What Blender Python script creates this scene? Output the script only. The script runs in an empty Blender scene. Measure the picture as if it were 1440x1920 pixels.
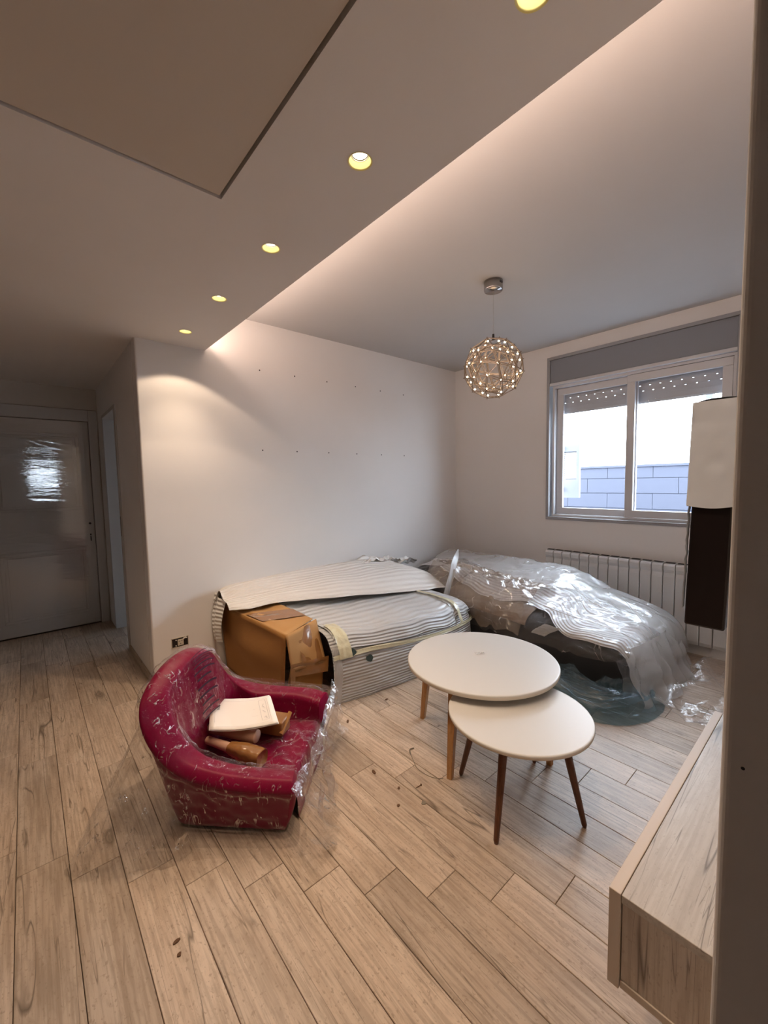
import bpy, bmesh, math, random
from mathutils import Vector, Matrix, noise
R = random.Random(7)
SC = bpy.context.scene
COL = SC.collection
PI = math.pi

# ------------------------------------------------------------------ camera
cam_d = bpy.data.cameras.new('camera')
cam_d.sensor_fit = 'HORIZONTAL'; cam_d.sensor_width = 36.0
cam_d.lens = 771.87 * 36.0 / 1440.0
cam_d.clip_start = 0.02
cam = bpy.data.objects.new('camera', cam_d); COL.objects.link(cam)
yaw, pitch, roll = 0.71579, 0.07323, -0.01836
F_ = Vector((math.sin(yaw) * math.cos(pitch), math.cos(yaw) * math.cos(pitch), -math.sin(pitch)))
R_ = Vector((math.cos(yaw), -math.sin(yaw), 0)); U_ = R_.cross(F_)
c_, s_ = math.cos(roll), math.sin(roll)
R2 = c_ * R_ + s_ * U_; U2 = -s_ * R_ + c_ * U_
cam.matrix_world = Matrix(((R2.x, U2.x, -F_.x, 0), (R2.y, U2.y, -F_.y, 0), (R2.z, U2.z, -F_.z, 1.4), (0, 0, 0, 1)))
SC.camera = cam

# ------------------------------------------------------------------ light, exposure
SC.view_settings.view_transform = 'Standard'
SC.view_settings.look = 'None'
SC.view_settings.gamma = 1.0
SC.view_settings.use_curve_mapping = False
SC.view_settings.exposure = 0.68
SC.cycles.max_bounces = 10
SC.cycles.diffuse_bounces = 5
SC.cycles.glossy_bounces = 4
SC.cycles.transmission_bounces = 6
SC.cycles.transparent_max_bounces = 24
SC.cycles.sample_clamp_indirect = 4.0
SC.cycles.caustics_reflective = False
SC.cycles.caustics_refractive = False
SC.cycles.use_denoising = True

SKY = 11.5          # overcast white sky
SPOT_W = 10.0      # each recessed ceiling spot
COVE_W = 8.5       # LED strip along the soffit edge
PEND_W = 1.2       # pendant

world = bpy.data.worlds.new('overcast_sky'); SC.world = world
world.use_nodes = True
wn = world.node_tree.nodes; wl = world.node_tree.links
bg = wn['Background']
bg.inputs['Color'].default_value = (0.74, 0.86, 1.0, 1)
bg.inputs['Strength'].default_value = SKY

# ------------------------------------------------------------------ helpers
def setp(o, label=None, cat=None, group=None, kind=None):
    if label: o['label'] = label
    if cat: o['category'] = cat
    if group: o['group'] = group
    if kind: o['kind'] = kind
    return o

def wloc(o):
    v = Vector((0, 0, 0))
    while o is not None:
        v += o.location; o = o.parent
    return v

def thing(name, label, cat, loc, group=None, parent=None):
    o = bpy.data.objects.new(name, None); COL.objects.link(o)
    o.location = loc; o.empty_display_size = 0.05
    return setp(o, label, cat, group)

class MB:
    """collects geometry in world coordinates; build() links it as one mesh object"""
    def __init__(s): s.v = []; s.f = []; s.uv = {}; s.mi = []
    def add(s, verts, faces, mi=0):
        n = len(s.v); s.v += [tuple(v) for v in verts]
        for f in faces: s.f.append(tuple(i + n for i in f)); s.mi.append(mi)
        return s
    def box(s, a, b, mi=0):
        x0, y0, z0 = a; x1, y1, z1 = b
        if x0 > x1: x0, x1 = x1, x0
        if y0 > y1: y0, y1 = y1, y0
        if z0 > z1: z0, z1 = z1, z0
        v = [(x0, y0, z0), (x1, y0, z0), (x1, y1, z0), (x0, y1, z0), (x0, y0, z1), (x1, y0, z1), (x1, y1, z1), (x0, y1, z1)]
        return s.add(v, [(0, 3, 2, 1), (4, 5, 6, 7), (0, 1, 5, 4), (1, 2, 6, 5), (2, 3, 7, 6), (3, 0, 4, 7)], mi)
    def hexa(s, v, mi=0):
        return s.add(v, [(0, 3, 2, 1), (4, 5, 6, 7), (0, 1, 5, 4), (1, 2, 6, 5), (2, 3, 7, 6), (3, 0, 4, 7)], mi)
    def tube(s, pts, rad, n=10, cap=True, mi=0):
        pts = [Vector(p) for p in pts]
        if not hasattr(rad, '__len__'): rad = [rad] * len(pts)
        vs = []; prev = None
        for i, p in enumerate(pts):
            d = (pts[min(i + 1, len(pts) - 1)] - pts[max(i - 1, 0)]).normalized()
            if prev is None:
                a = d.orthogonal().normalized()
            else:
                a = (prev - d * prev.dot(d)).normalized()
            prev = a; b = d.cross(a)
            for k in range(n):
                t = 2 * PI * k / n
                vs.append(p + (a * math.cos(t) + b * math.sin(t)) * rad[i])
        fs = []
        for i in range(len(pts) - 1):
            for k in range(n):
                k2 = (k + 1) % n
                fs.append((i * n + k, i * n + k2, (i + 1) * n + k2, (i + 1) * n + k))
        if cap:
            fs.append(tuple(range(n - 1, -1, -1))); fs.append(tuple((len(pts) - 1) * n + k for k in range(n)))
        return s.add(vs, fs, mi)
    def lathe(s, prof, c, n=32, mi=0, cap0=False, cap1=False):
        cx, cy, cz = c; vs = []
        for r, z in prof:
            for k in range(n):
                t = 2 * PI * k / n; vs.append((cx + r * math.cos(t), cy + r * math.sin(t), cz + z))
        fs = []
        for i in range(len(prof) - 1):
            for k in range(n):
                k2 = (k + 1) % n; fs.append((i * n + k, i * n + k2, (i + 1) * n + k2, (i + 1) * n + k))
        if cap0: fs.append(tuple(range(n - 1, -1, -1)))
        if cap1: fs.append(tuple((len(prof) - 1) * n + k for k in range(n)))
        return s.add(vs, fs, mi)
    def grid(s, fn, nu, nv, su=1.0, sv=1.0, mi=0, skip=None, u0=0., u1=1., v0=0., v1=1.):
        n0 = len(s.v)
        for i in range(nu + 1):
            for j in range(nv + 1):
                u = u0 + (u1 - u0) * i / nu; v = v0 + (v1 - v0) * j / nv
                s.uv[len(s.v)] = (u * su, v * sv)
                s.v.append(tuple(fn(u, v)))
        for i in range(nu):
            for j in range(nv):
                if skip and skip(u0 + (u1 - u0) * (i + .5) / nu, v0 + (v1 - v0) * (j + .5) / nv): continue
                a = n0 + i * (nv + 1) + j
                s.f.append((a, a + nv + 1, a + nv + 2, a + 1)); s.mi.append(mi)
        return s
    def build(s, name, mats, parent=None, smooth=False, bevel=0, seg=2, label=None, kind=None, solid=0, fix=False, sub=0, angle=None):
        if not isinstance(mats, (list, tuple)): mats = [mats]
        off = wloc(parent) if parent else Vector((0, 0, 0))
        me = bpy.data.meshes.new(name)
        vs = [(x - off.x, y - off.y, z - off.z) for x, y, z in s.v]
        me.from_pydata(vs, [], s.f)
        for m in mats: me.materials.append(m)
        if len(mats) > 1: me.polygons.foreach_set('material_index', s.mi)
        if s.uv:
            lay = me.uv_layers.new(name='UVMap')
            for lp in me.loops: lay.data[lp.index].uv = s.uv.get(lp.vertex_index, (0, 0))
        if fix or not s.uv:
            bm = bmesh.new(); bm.from_mesh(me); bmesh.ops.recalc_face_normals(bm, faces=bm.faces); bm.to_mesh(me); bm.free()
        me.validate(); me.update()
        if smooth:
            me.polygons.foreach_set('use_smooth', [True] * len(me.polygons))
        o = bpy.data.objects.new(name, me); COL.objects.link(o)
        if parent: o.parent = parent
        if solid:
            m = o.modifiers.new('solid', 'SOLIDIFY'); m.thickness = solid; m.offset = 0
        if bevel:
            m = o.modifiers.new('bevel', 'BEVEL'); m.width = bevel; m.segments = seg; m.limit_method = 'ANGLE'; m.angle_limit = math.radians(40)
        if sub:
            m = o.modifiers.new('sub', 'SUBSURF'); m.levels = sub; m.render_levels = sub
        if label: o['label'] = label
        if kind: o['kind'] = kind
        return o

def cr(p0, p1, p2, p3, t):
    return 0.5 * ((2 * p1) + (-p0 + p2) * t + (2 * p0 - 5 * p1 + 4 * p2 - p3) * t * t + (-p0 + 3 * p1 - 3 * p2 + p3) * t * t * t)
def spl(ps, t):
    n = len(ps) - 1; t = min(max(t, 0), 1) * n; i = min(int(t), n - 1); f = t - i
    return cr(ps[max(i - 1, 0)], ps[i], ps[i + 1], ps[min(i + 2, n)], f)
def surf(rows):
    rows = [[Vector(p) for p in r] for r in rows]
    def fn(u, v):
        return spl([spl(r, v) for r in rows], u)
    return fn
def nrm(fn, u, v, e=0.004):
    u0, u1 = max(u - e, 0), min(u + e, 1); v0, v1 = max(v - e, 0), min(v + e, 1)
    n = (fn(u1, v) - fn(u0, v)).cross(fn(u, v1) - fn(u, v0))
    return n.normalized() if n.length > 1e-9 else Vector((0, 0, 1))
def fbm(p, o=3):
    return noise.fractal(Vector(p), 1.0, 2.0, o)
def ridged(p):
    return 1.0 - 2.2 * abs(noise.noise(Vector(p)))

# ------------------------------------------------------------------ materials
def new_mat(name):
    m = bpy.data.materials.new(name); m.use_nodes = True
    return m, m.node_tree.nodes, m.node_tree.links, m.node_tree.nodes['Principled BSDF']
def simple(name, col, rough=.5, metal=0, spec=.5, coat=0, emit=None, bump=None, trans=0, ior=1.45):
    m, n, l, p = new_mat(name)
    p.inputs['Base Color'].default_value = (*col, 1)
    p.inputs['Roughness'].default_value = rough
    p.inputs['Metallic'].default_value = metal
    p.inputs['Specular IOR Level'].default_value = spec
    p.inputs['Coat Weight'].default_value = coat
    p.inputs['Transmission Weight'].default_value = trans
    p.inputs['IOR'].default_value = ior
    if emit:
        p.inputs['Emission Color'].default_value = (*emit[0], 1); p.inputs['Emission Strength'].default_value = emit[1]
    if bump:
        t = n.new('ShaderNodeTexCoord'); x = n.new('ShaderNodeTexNoise'); b = n.new('ShaderNodeBump')
        x.inputs['Scale'].default_value = bump[0]; x.inputs['Detail'].default_value = 4
        b.inputs['Strength'].default_value = bump[1]; b.inputs['Distance'].default_value = bump[2] if len(bump) > 2 else .002
        l.new(t.outputs['Object'], x.inputs['Vector']); l.new(x.outputs[0], b.inputs['Height']); l.new(b.outputs[0], p.inputs['Normal'])
    return m
def paint(name, col, var=.03):
    m, n, l, p = new_mat(name)
    t = n.new('ShaderNodeTexCoord'); x = n.new('ShaderNodeTexNoise'); x.inputs['Scale'].default_value = 1.1; x.inputs['Detail'].default_value = 5
    r = n.new('ShaderNodeValToRGB')
    r.color_ramp.elements[0].position = .3; r.color_ramp.elements[0].color = (*[c * (1 - var) for c in col], 1)
    r.color_ramp.elements[1].position = .7; r.color_ramp.elements[1].color = (*[min(1, c * (1 + var)) for c in col], 1)
    l.new(t.outputs['Object'], x.inputs['Vector']); l.new(x.outputs[0], r.inputs[0]); l.new(r.outputs[0], p.inputs['Base Color'])
    x2 = n.new('ShaderNodeTexNoise'); x2.inputs['Scale'].default_value = 160; b = n.new('ShaderNodeBump'); b.inputs['Strength'].default_value = .15; b.inputs['Distance'].default_value = .001
    l.new(t.outputs['Object'], x2.inputs['Vector']); l.new(x2.outputs[0], b.inputs['Height']); l.new(b.outputs[0], p.inputs['Normal'])
    p.inputs['Roughness'].default_value = .85; p.inputs['Specular IOR Level'].default_value = .25
    return m

def plank_mat(name, base, dark, pale, grain_axis=1, rand=True, crack=1.0, gloss=.42, ring=1.0, knots=True, crk2=(26, 1.0)):
    """wood-look surface: fine grain stretched along an axis, thin dark meandering cracks, grey-brown patches, knots"""
    m, n, l, p = new_mat(name)
    tc = n.new('ShaderNodeTexCoord'); oi = n.new('ShaderNodeObjectInfo')
    add = n.new('ShaderNodeVectorMath'); add.operation = 'ADD'
    if rand:
        sc = n.new('ShaderNodeVectorMath'); sc.operation = 'SCALE'; sc.inputs['Scale'].default_value = 37.0
        cmb = n.new('ShaderNodeCombineXYZ')
        for k in range(3): l.new(oi.outputs['Random'], cmb.inputs[k])
        l.new(cmb.outputs[0], sc.inputs[0]); l.new(sc.outputs[0], add.inputs[1])
    l.new(tc.outputs['Object'], add.inputs[0])
    def mapped(s_across, s_along):
        mp = n.new('ShaderNodeMapping'); s3 = [s_across] * 3; s3[grain_axis] = s_along
        mp.inputs['Scale'].default_value = s3; l.new(add.outputs[0], mp.inputs['Vector']); return mp.outputs[0]
    def nz(vec, scale, detail=4, dist=0.0, rough=.55):
        x = n.new('ShaderNodeTexNoise'); x.inputs['Scale'].default_value = scale; x.inputs['Detail'].default_value = detail
        x.inputs['Distortion'].default_value = dist; x.inputs['Roughness'].default_value = rough
        l.new(vec, x.inputs['Vector']); return x.outputs[0]
    def ramp(fac, stops):
        r = n.new('ShaderNodeValToRGB'); e = r.color_ramp.elements
        while len(e) < len(stops): e.new(.5)
        for k, (pos, c) in enumerate(stops):
            e[k].position = pos; e[k].color = (*c, 1) if hasattr(c, '__len__') else (c, c, c, 1)
        l.new(fac, r.inputs[0]); return r.outputs[0]
    def mix(fac, a, b, mode='MIX'):
        x = n.new('ShaderNodeMix'); x.data_type = 'RGBA'; x.blend_type = mode
        if hasattr(fac, 'default_value') or hasattr(fac, 'is_linked'): l.new(fac, x.inputs[0])
        else: x.inputs[0].default_value = fac
        for s, i in ((a, 6), (b, 7)):
            if hasattr(s, '__len__') and not hasattr(s, 'is_linked'): x.inputs[i].default_value = (*s, 1)
            else: l.new(s, x.inputs[i])
        return x.outputs[2]
    fine = nz(mapped(70, 3.0), 1.6, 5)
    streak = nz(mapped(16, 1.0), 1.4, 5, .6)
    patch = nz(mapped(5, 1.6), 1.2, 3, .4)
    c = mix(ramp(streak, [(.32, 0), (.66, 1)]), base, pale)
    c = mix(ramp(patch, [(.48, 0), (.74, .55)]), c, dark)
    c = mix(ramp(fine, [(.40, .42), (.56, 0)]), c, dark)
    # meandering cracks: a narrow band of stretched noise
    ck = nz(mapped(9, .55), 1.0, 2, .25)
    a = n.new('ShaderNodeMath'); a.operation = 'SUBTRACT'; l.new(ck, a.inputs[0]); a.inputs[1].default_value = .47
    ab = n.new('ShaderNodeMath'); ab.operation = 'ABSOLUTE'; l.new(a.outputs[0], ab.inputs[0])
    cmask = ramp(ab.outputs[0], [(.0, .8 * crack), (.0075, 0)])
    gate = ramp(nz(mapped(6, .9), 1.7, 2), [(.48, 0), (.56, 1)])
    mm = n.new('ShaderNodeMath'); mm.operation = 'MULTIPLY'; l.new(cmask, mm.inputs[0]); l.new(gate, mm.inputs[1])
    c = mix(mm.outputs[0], c, [q * .38 for q in dark])
    ck2 = nz(mapped(crk2[0], crk2[1]), 1.0, 2, .15)
    a2 = n.new('ShaderNodeMath'); a2.operation = 'SUBTRACT'; l.new(ck2, a2.inputs[0]); a2.inputs[1].default_value = .52
    ab2 = n.new('ShaderNodeMath'); ab2.operation = 'ABSOLUTE'; l.new(a2.outputs[0], ab2.inputs[0])
    c2m = ramp(ab2.outputs[0], [(.0, .75 * crack), (.011, 0)])
    g2 = ramp(nz(mapped(9, 2.2), 2.3, 2), [(.50, 0), (.56, 1)])
    mm2 = n.new('ShaderNodeMath'); mm2.operation = 'MULTIPLY'; l.new(c2m, mm2.inputs[0]); l.new(g2, mm2.inputs[1])
    c = mix(mm2.outputs[0], c, [q * .5 for q in dark])
    if knots:
        vo = n.new('ShaderNodeTexVoronoi'); vo.inputs['Scale'].default_value = 1.0
        wv = mapped(7, 2.4); dz = n.new('ShaderNodeVectorMath'); dz.operation = 'ADD'
        nx = n.new('ShaderNodeTexNoise'); nx.inputs['Scale'].default_value = 3; l.new(wv, nx.inputs['Vector'])
        sc2 = n.new('ShaderNodeVectorMath'); sc2.operation = 'SCALE'; sc2.inputs['Scale'].default_value = .35; l.new(nx.outputs['Color'], sc2.inputs[0])
        l.new(wv, dz.inputs[0]); l.new(sc2.outputs[0], dz.inputs[1]); l.new(dz.outputs[0], vo.inputs['Vector'])
        km = ramp(vo.outputs['Distance'], [(.04, .9), (.07, .35), (.1, .7), (.2, 0)])
        kg = ramp(nz(mapped(2.3, .9), 1.9, 1), [(.50, 0), (.56, 1)])
        k2 = n.new('ShaderNodeMath'); k2.operation = 'MULTIPLY'; l.new(km, k2.inputs[0]); l.new(kg, k2.inputs[1])
        c = mix(k2.outputs[0], c, [q * .5 for q in dark])
    if rand:
        br = ramp(oi.outputs['Random'], [(0, .84), (.5, 1.0), (1, 1.1)])
        c = mix(1.0, c, br, 'MULTIPLY')
    sp = nz(mapped(60, 34), 2.2, 3)
    c = mix(ramp(sp, [(.33, .5), (.40, 0)]), c, dark)
    blo = nz(mapped(34, 12), 1.5, 5, .5, .7)
    c = mix(ramp(blo, [(.36, .26), (.50, 0), (.64, 0)]), c, dark)
    l.new(c, p.inputs['Base Color'])
    p.inputs['Roughness'].default_value = gloss
    b = n.new('ShaderNodeBump'); b.inputs['Strength'].default_value = .35; b.inputs['Distance'].default_value = .0015
    l.new(fine, b.inputs['Height']); l.new(b.outputs[0], p.inputs['Normal'])
    return m

def film_mat(name, tint=(1, 1, 1), body=.05, gloss=.35, scale=26, strength=.9, rough=.07, stretch=(1, 1, 1), haze=(1, 1, 1), dist=.006, edge=.45, base=.07, crease=0.0, cscale=14.0, cwidth=.012):
    """clear plastic: mostly transparent, sharp crinkled reflections, slightly milky body"""
    m, n, l, p = new_mat(name); n.remove(p); out = n['Material Output']
    tc = n.new('ShaderNodeTexCoord'); mp = n.new('ShaderNodeMapping'); mp.inputs['Scale'].default_value = stretch
    l.new(tc.outputs['Object'], mp.inputs['Vector'])
    x = n.new('ShaderNodeTexNoise'); x.inputs['Scale'].default_value = scale; x.inputs['Detail'].default_value = 3; x.inputs['Distortion'].default_value = 1.6
    l.new(mp.outputs[0], x.inputs['Vector'])
    v = n.new('ShaderNodeTexVoronoi'); v.feature = 'DISTANCE_TO_EDGE'; v.inputs['Scale'].default_value = scale * .5
    l.new(mp.outputs[0], v.inputs['Vector'])
    s = n.new('ShaderNodeMath'); s.operation = 'SUBTRACT'; l.new(x.outputs[0], s.inputs[0]); s.inputs[1].default_value = .5
    a = n.new('ShaderNodeMath'); a.operation = 'ABSOLUTE'; l.new(s.outputs[0], a.inputs[0])
    h = n.new('ShaderNodeMath'); h.operation = 'ADD'; l.new(a.outputs[0], h.inputs[0]); l.new(v.outputs[0], h.inputs[1])
    b = n.new('ShaderNodeBump'); b.inputs['Strength'].default_value = strength; b.inputs['Distance'].default_value = dist
    l.new(h.outputs[0], b.inputs['Height'])
    tr = n.new('ShaderNodeBsdfTransparent'); tr.inputs[0].default_value = (*tint, 1)
    gl = n.new('ShaderNodeBsdfGlossy'); gl.inputs['Roughness'].default_value = rough; gl.inputs[0].default_value = (1, 1, 1, 1)
    df = n.new('ShaderNodeBsdfDiffuse'); df.inputs[0].default_value = (*haze, 1)
    tl = n.new('ShaderNodeBsdfTranslucent'); tl.inputs[0].default_value = (*haze, 1)
    l.new(b.outputs[0], gl.inputs['Normal']); l.new(b.outputs[0], df.inputs['Normal'])
    lw = n.new('ShaderNodeLayerWeight'); lw.inputs['Blend'].default_value = .5
    mu = n.new('ShaderNodeMath'); mu.operation = 'MULTIPLY'; pw = n.new('ShaderNodeMath'); pw.operation = 'POWER'; l.new(lw.outputs['Facing'], pw.inputs[0]); pw.inputs[1].default_value = 3.6
    ma = n.new('ShaderNodeMath'); ma.operation = 'ADD'; l.new(pw.outputs[0], ma.inputs[0]); ma.inputs[1].default_value = base
    if crease:
        # sharp folds in thin plastic: narrow, gated lines that reflect and scatter much more
        cx = n.new('ShaderNodeTexNoise'); cx.inputs['Scale'].default_value = cscale; cx.inputs['Detail'].default_value = 2; cx.inputs['Distortion'].default_value = .8
        l.new(mp.outputs[0], cx.inputs['Vector'])
        c1 = n.new('ShaderNodeMath'); c1.operation = 'SUBTRACT'; l.new(cx.outputs[0], c1.inputs[0]); c1.inputs[1].default_value = .5
        c2 = n.new('ShaderNodeMath'); c2.operation = 'ABSOLUTE'; l.new(c1.outputs[0], c2.inputs[0])
        cr_ = n.new('ShaderNodeMapRange'); cr_.inputs[1].default_value = 0; cr_.inputs[2].default_value = cwidth; cr_.inputs[3].default_value = crease; cr_.inputs[4].default_value = 0
        l.new(c2.outputs[0], cr_.inputs[0])
        cg = n.new('ShaderNodeTexNoise'); cg.inputs['Scale'].default_value = cscale * .9; l.new(tc.outputs['Object'], cg.inputs['Vector'])
        cgr = n.new('ShaderNodeMapRange'); cgr.inputs[1].default_value = .52; cgr.inputs[2].default_value = .60; l.new(cg.outputs[0], cgr.inputs[0])
        cm = n.new('ShaderNodeMath'); cm.operation = 'MULTIPLY'; l.new(cr_.outputs[0], cm.inputs[0]); l.new(cgr.outputs[0], cm.inputs[1])
        ma2 = n.new('ShaderNodeMath'); ma2.operation = 'ADD'; l.new(ma.outputs[0], ma2.inputs[0]); l.new(cm.outputs[0], ma2.inputs[1]); ma = ma2
    l.new(ma.outputs[0], mu.inputs[0]); mu.inputs[1].default_value = gloss; mu.use_clamp = True
    dd = n.new('ShaderNodeMixShader'); dd.inputs[0].default_value = .4; l.new(df.outputs[0], dd.inputs[1]); l.new(tl.outputs[0], dd.inputs[2])
    m1 = n.new('ShaderNodeMixShader'); m1.inputs[0].default_value = body; l.new(tr.outputs[0], m1.inputs[1]); l.new(dd.outputs[0], m1.inputs[2])
    m2 = n.new('ShaderNodeMixShader'); l.new(mu.outputs[0], m2.inputs[0]); l.new(m1.outputs[0], m2.inputs[1]); l.new(gl.outputs[0], m2.inputs[2])
    l.new(m2.outputs[0], out.inputs['Surface'])
    return m

def foam_mat(name, col, along='u', pitch=.021, depth=.004, rough=.38, alpha=1.0):
    """polyethylene foam sheet with parallel corrugations (by UV in metres)"""
    m, n, l, p = new_mat(name)
    uv = n.new('ShaderNodeUVMap'); sep = n.new('ShaderNodeSeparateXYZ'); l.new(uv.outputs[0], sep.inputs[0])
    x = n.new('ShaderNodeTexNoise'); x.inputs['Scale'].default_value = 2.6; x.inputs['Detail'].default_value = 2; l.new(uv.outputs[0], x.inputs['Vector'])
    ax = sep.outputs[1 if along == 'u' else 0]
    mu = n.new('ShaderNodeMath'); mu.operation = 'MULTIPLY'; l.new(ax, mu.inputs[0]); mu.inputs[1].default_value = 2 * PI / pitch
    mx = n.new('ShaderNodeMath'); mx.operation = 'MULTIPLY'; l.new(x.outputs[0], mx.inputs[0]); mx.inputs[1].default_value = 5.0
    ad = n.new('ShaderNodeMath'); ad.operation = 'ADD'; l.new(mu.outputs[0], ad.inputs[0]); l.new(mx.outputs[0], ad.inputs[1])
    si = n.new('ShaderNodeMath'); si.operation = 'SINE'; l.new(ad.outputs[0], si.inputs[0])
    n2 = n.new('ShaderNodeTexNoise'); n2.inputs['Scale'].default_value = 14; n2.inputs['Detail'].default_value = 2; l.new(uv.outputs[0], n2.inputs['Vector'])
    m3 = n.new('ShaderNodeMath'); m3.operation = 'MULTIPLY'; l.new(si.outputs[0], m3.inputs[0]); l.new(n2.outputs[0], m3.inputs[1])
    b = n.new('ShaderNodeBump'); b.inputs['Strength'].default_value = .8; b.inputs['Distance'].default_value = depth
    l.new(m3.outputs[0], b.inputs['Height']); l.new(b.outputs[0], p.inputs['Normal'])
    p.inputs['Base Color'].default_value = (*col, 1); p.inputs['Roughness'].default_value = rough
    p.inputs['Subsurface Weight'].default_value = 0
    p.inputs['Sheen Weight'].default_value = .15
    p.inputs['Alpha'].default_value = alpha
    return m

M = {}
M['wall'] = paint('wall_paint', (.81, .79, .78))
M['hallwall'] = paint('shaded_hall_paint', (.56, .51, .46))  # wall paint darkened, the dim hall's shade put into the colour
M['darkwall'] = paint('low_bounce_paint', (.17, .13, .11))  # dark colour put on unseen walls to cut bounce onto the near wall
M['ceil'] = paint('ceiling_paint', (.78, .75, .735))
M['ceil2'] = paint('dimmed_ceiling_paint', (.55, .535, .53))  # ceiling paint darkened, the upper part's weaker light put into the colour
M['panel'] = paint('raw_plasterboard', (.60, .53, .46))
M['gap'] = simple('raw_gap', (.17, .13, .10), .95, bump=(60, .8, .004))
M['tile'] = plank_mat('wood_look_tile', (.52, .40, .305), (.25, .18, .125), (.62, .505, .405))
M['grout'] = simple('grout', (.24, .18, .14), .95)
M['lacquer'] = simple('white_lacquer', (.64, .625, .60), .38, bump=(220, .05, .0005))
M['edge'] = simple('table_edge', (.70, .64, .56), .5)
M['oak'] = plank_mat('oak', (.46, .235, .085), (.30, .13, .04), (.52, .28, .11), 2, False, .3, .45, knots=False)
M['walnut'] = plank_mat('dark_walnut', (.115, .038, .016), (.05, .015, .006), (.16, .055, .022), 2, False, .3, .42, knots=False)
M['unit_x'] = plank_mat('bleached_wood_top', (.50, .45, .40), (.37, .32, .27), (.55, .505, .455), 0, False, 1.1, .42, knots=False, crk2=(40, 1.3))
M['unit_z'] = plank_mat('bleached_wood_side', (.58, .50, .43), (.36, .28, .22), (.65, .58, .50), 2, False, 1.1, .5, knots=False, crk2=(40, 1.3))
M['unit_e'] = simple('unit_edge_band', (.58, .49, .41), .5)
M['magenta'] = simple('magenta_leatherette', (.19, .001, .030), .36, spec=.15, bump=(90, .15, .001))
M['card'] = simple('cardboard', (.34, .155, .038), .8, bump=(30, .25, .002))
M['card2'] = simple('cardboard_inside', (.44, .24, .09), .8, bump=(30, .3, .002))
M['paperb'] = simple('dull_brown_paper', (.22, .165, .125), .8, bump=(20, .5, .006))
M['tape'] = simple('brown_tape', (.27, .125, .04), .18, coat=.6, bump=(40, .5, .003))
M['foam'] = foam_mat('foam_sheet', (.56, .575, .59), 'u', .040, .008, .28)
M['foam2'] = foam_mat('foam_sheet_white', (.80, .785, .76), 'u', .036, .010, .42)
M['foam3'] = foam_mat('foam_sheet_daybed', (.74, .75, .77), 'u', .042, .012, .32)
M['foamtv'] = simple('flare_tinted_foam', (.60, .64, .71), .6, bump=(12, .3, .004))  # pale foam, tinted with the cool haze of window flare
M['ctape'] = simple('clear_yellow_tape', (.66, .63, .45), .12, coat=.8, bump=(50, .8, .004))
M['green'] = simple('dark_green_fabric', (.035, .055, .05), .8)
M['grey_cloth'] = simple('dark_grey_upholstery', (.022, .023, .026), .85, bump=(200, .4, .001))
M['film'] = film_mat('clear_film', body=.05, gloss=.5, crease=.8, cscale=7, cwidth=.014, scale=14, strength=1.0, rough=.09)
M['film_chair'] = film_mat('chair_film', body=.006, gloss=1.0, scale=38, strength=1.0, rough=.04, stretch=(1, 1.3, .35), dist=.014, base=.012, crease=.62, cscale=26, cwidth=.030)
M['film_skirt'] = film_mat('loose_film', body=.07, gloss=1.1, crease=.8, cscale=15, cwidth=.02, scale=30, strength=1.0, rough=.1, haze=(1, .95, .92))
M['film_door'] = film_mat('stretch_film', body=.04, gloss=1.0, base=.10, scale=5, strength=.04, rough=.02, stretch=(1, 1, 9), edge=.35, dist=.01)
M['film_blue'] = film_mat('blue_film', tint=(.62, .78, .86), body=.30, gloss=.5, scale=16, strength=1.0, rough=.2, haze=(.22, .33, .40))
M['film_milky'] = film_mat('milky_film', body=.42, gloss=.6, scale=15, strength=1.0, rough=.14, haze=(.80, .80, .80))
M['film_brown'] = film_mat('brownish_film', body=.42, gloss=.8, crease=.7, cscale=9, cwidth=.02, scale=16, strength=1.0, rough=.1, haze=(.50, .39, .30))
M['enamel'] = simple('white_enamel', (.66, .66, .66), .35)
M['slot'] = simple('dark_slot', (.05, .05, .055), .9)
M['alu'] = simple('grey_window_aluminium', (.33, .33, .345), .45, metal=.2)
M['alu2'] = simple('light_grey_sash', (.60, .60, .62), .4, metal=.1)
M['boxgrey'] = simple('shutter_box_grey', (.24, .25, .28), .5, metal=.2)
M['shutter'] = simple('shutter_slat', (.50, .52, .56), .5)
M['glass'] = film_mat('window_glass', body=0.0, gloss=.25, scale=.5, strength=.02, rough=.0, edge=.15)
M['block'] = simple('grey_block', (.068, .073, .098), .9, bump=(14, .3, .004))
M['blockj'] = simple('block_joint', (.062, .067, .089), .95)
M['outwall'] = simple('outer_render', (.13, .13, .135), .9)
M['chrome'] = simple('chrome', (.42, .40, .385), .08, metal=1)
M['rod'] = simple('warm_steel_rod', (.30, .235, .19), .42, metal=.8)
M['bulb'] = simple('led_glow', (1, .9, .75), .3, emit=((1, .80, .52), 14))
M['spot'] = simple('spot_bulb', (1, .95, .8), .3, emit=((1, .95, .86), 5))
M['cup'] = simple('glow_tinted_reflector', (.95, .84, .36), .4, spec=.4)  # white reflector with the lamp's yellow glow put into its colour
M['black'] = simple('black_plastic', (.012, .011, .012), .35)
M['darkbrown'] = simple('dark_brown_casing', (.010, .006, .006), .3)
M['beige'] = simple('beige_socket', (.62, .56, .46), .5)
M['metal'] = simple('dull_metal', (.45, .43, .40), .35, metal=1)
M['doorw'] = simple('door_white', (.50, .48, .46), .45)
M['doorj'] = simple('door_jamb_daylit', (.66, .69, .72), .45)  # white jamb with the side room's bluish daylight put into its colour
M['paper'] = simple('paper', (.88, .84, .80), .7)
M['ink'] = simple('ink', (.10, .10, .11), .8)
M['inkl'] = simple('pale_ink', (.55, .52, .52), .8)
M['print'] = simple('dark_bag_print', (.03, .003, .02), .5)
M['kraft'] = simple('kraft_tube', (.50, .29, .20), .6, bump=(60, .2, .001))
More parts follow.
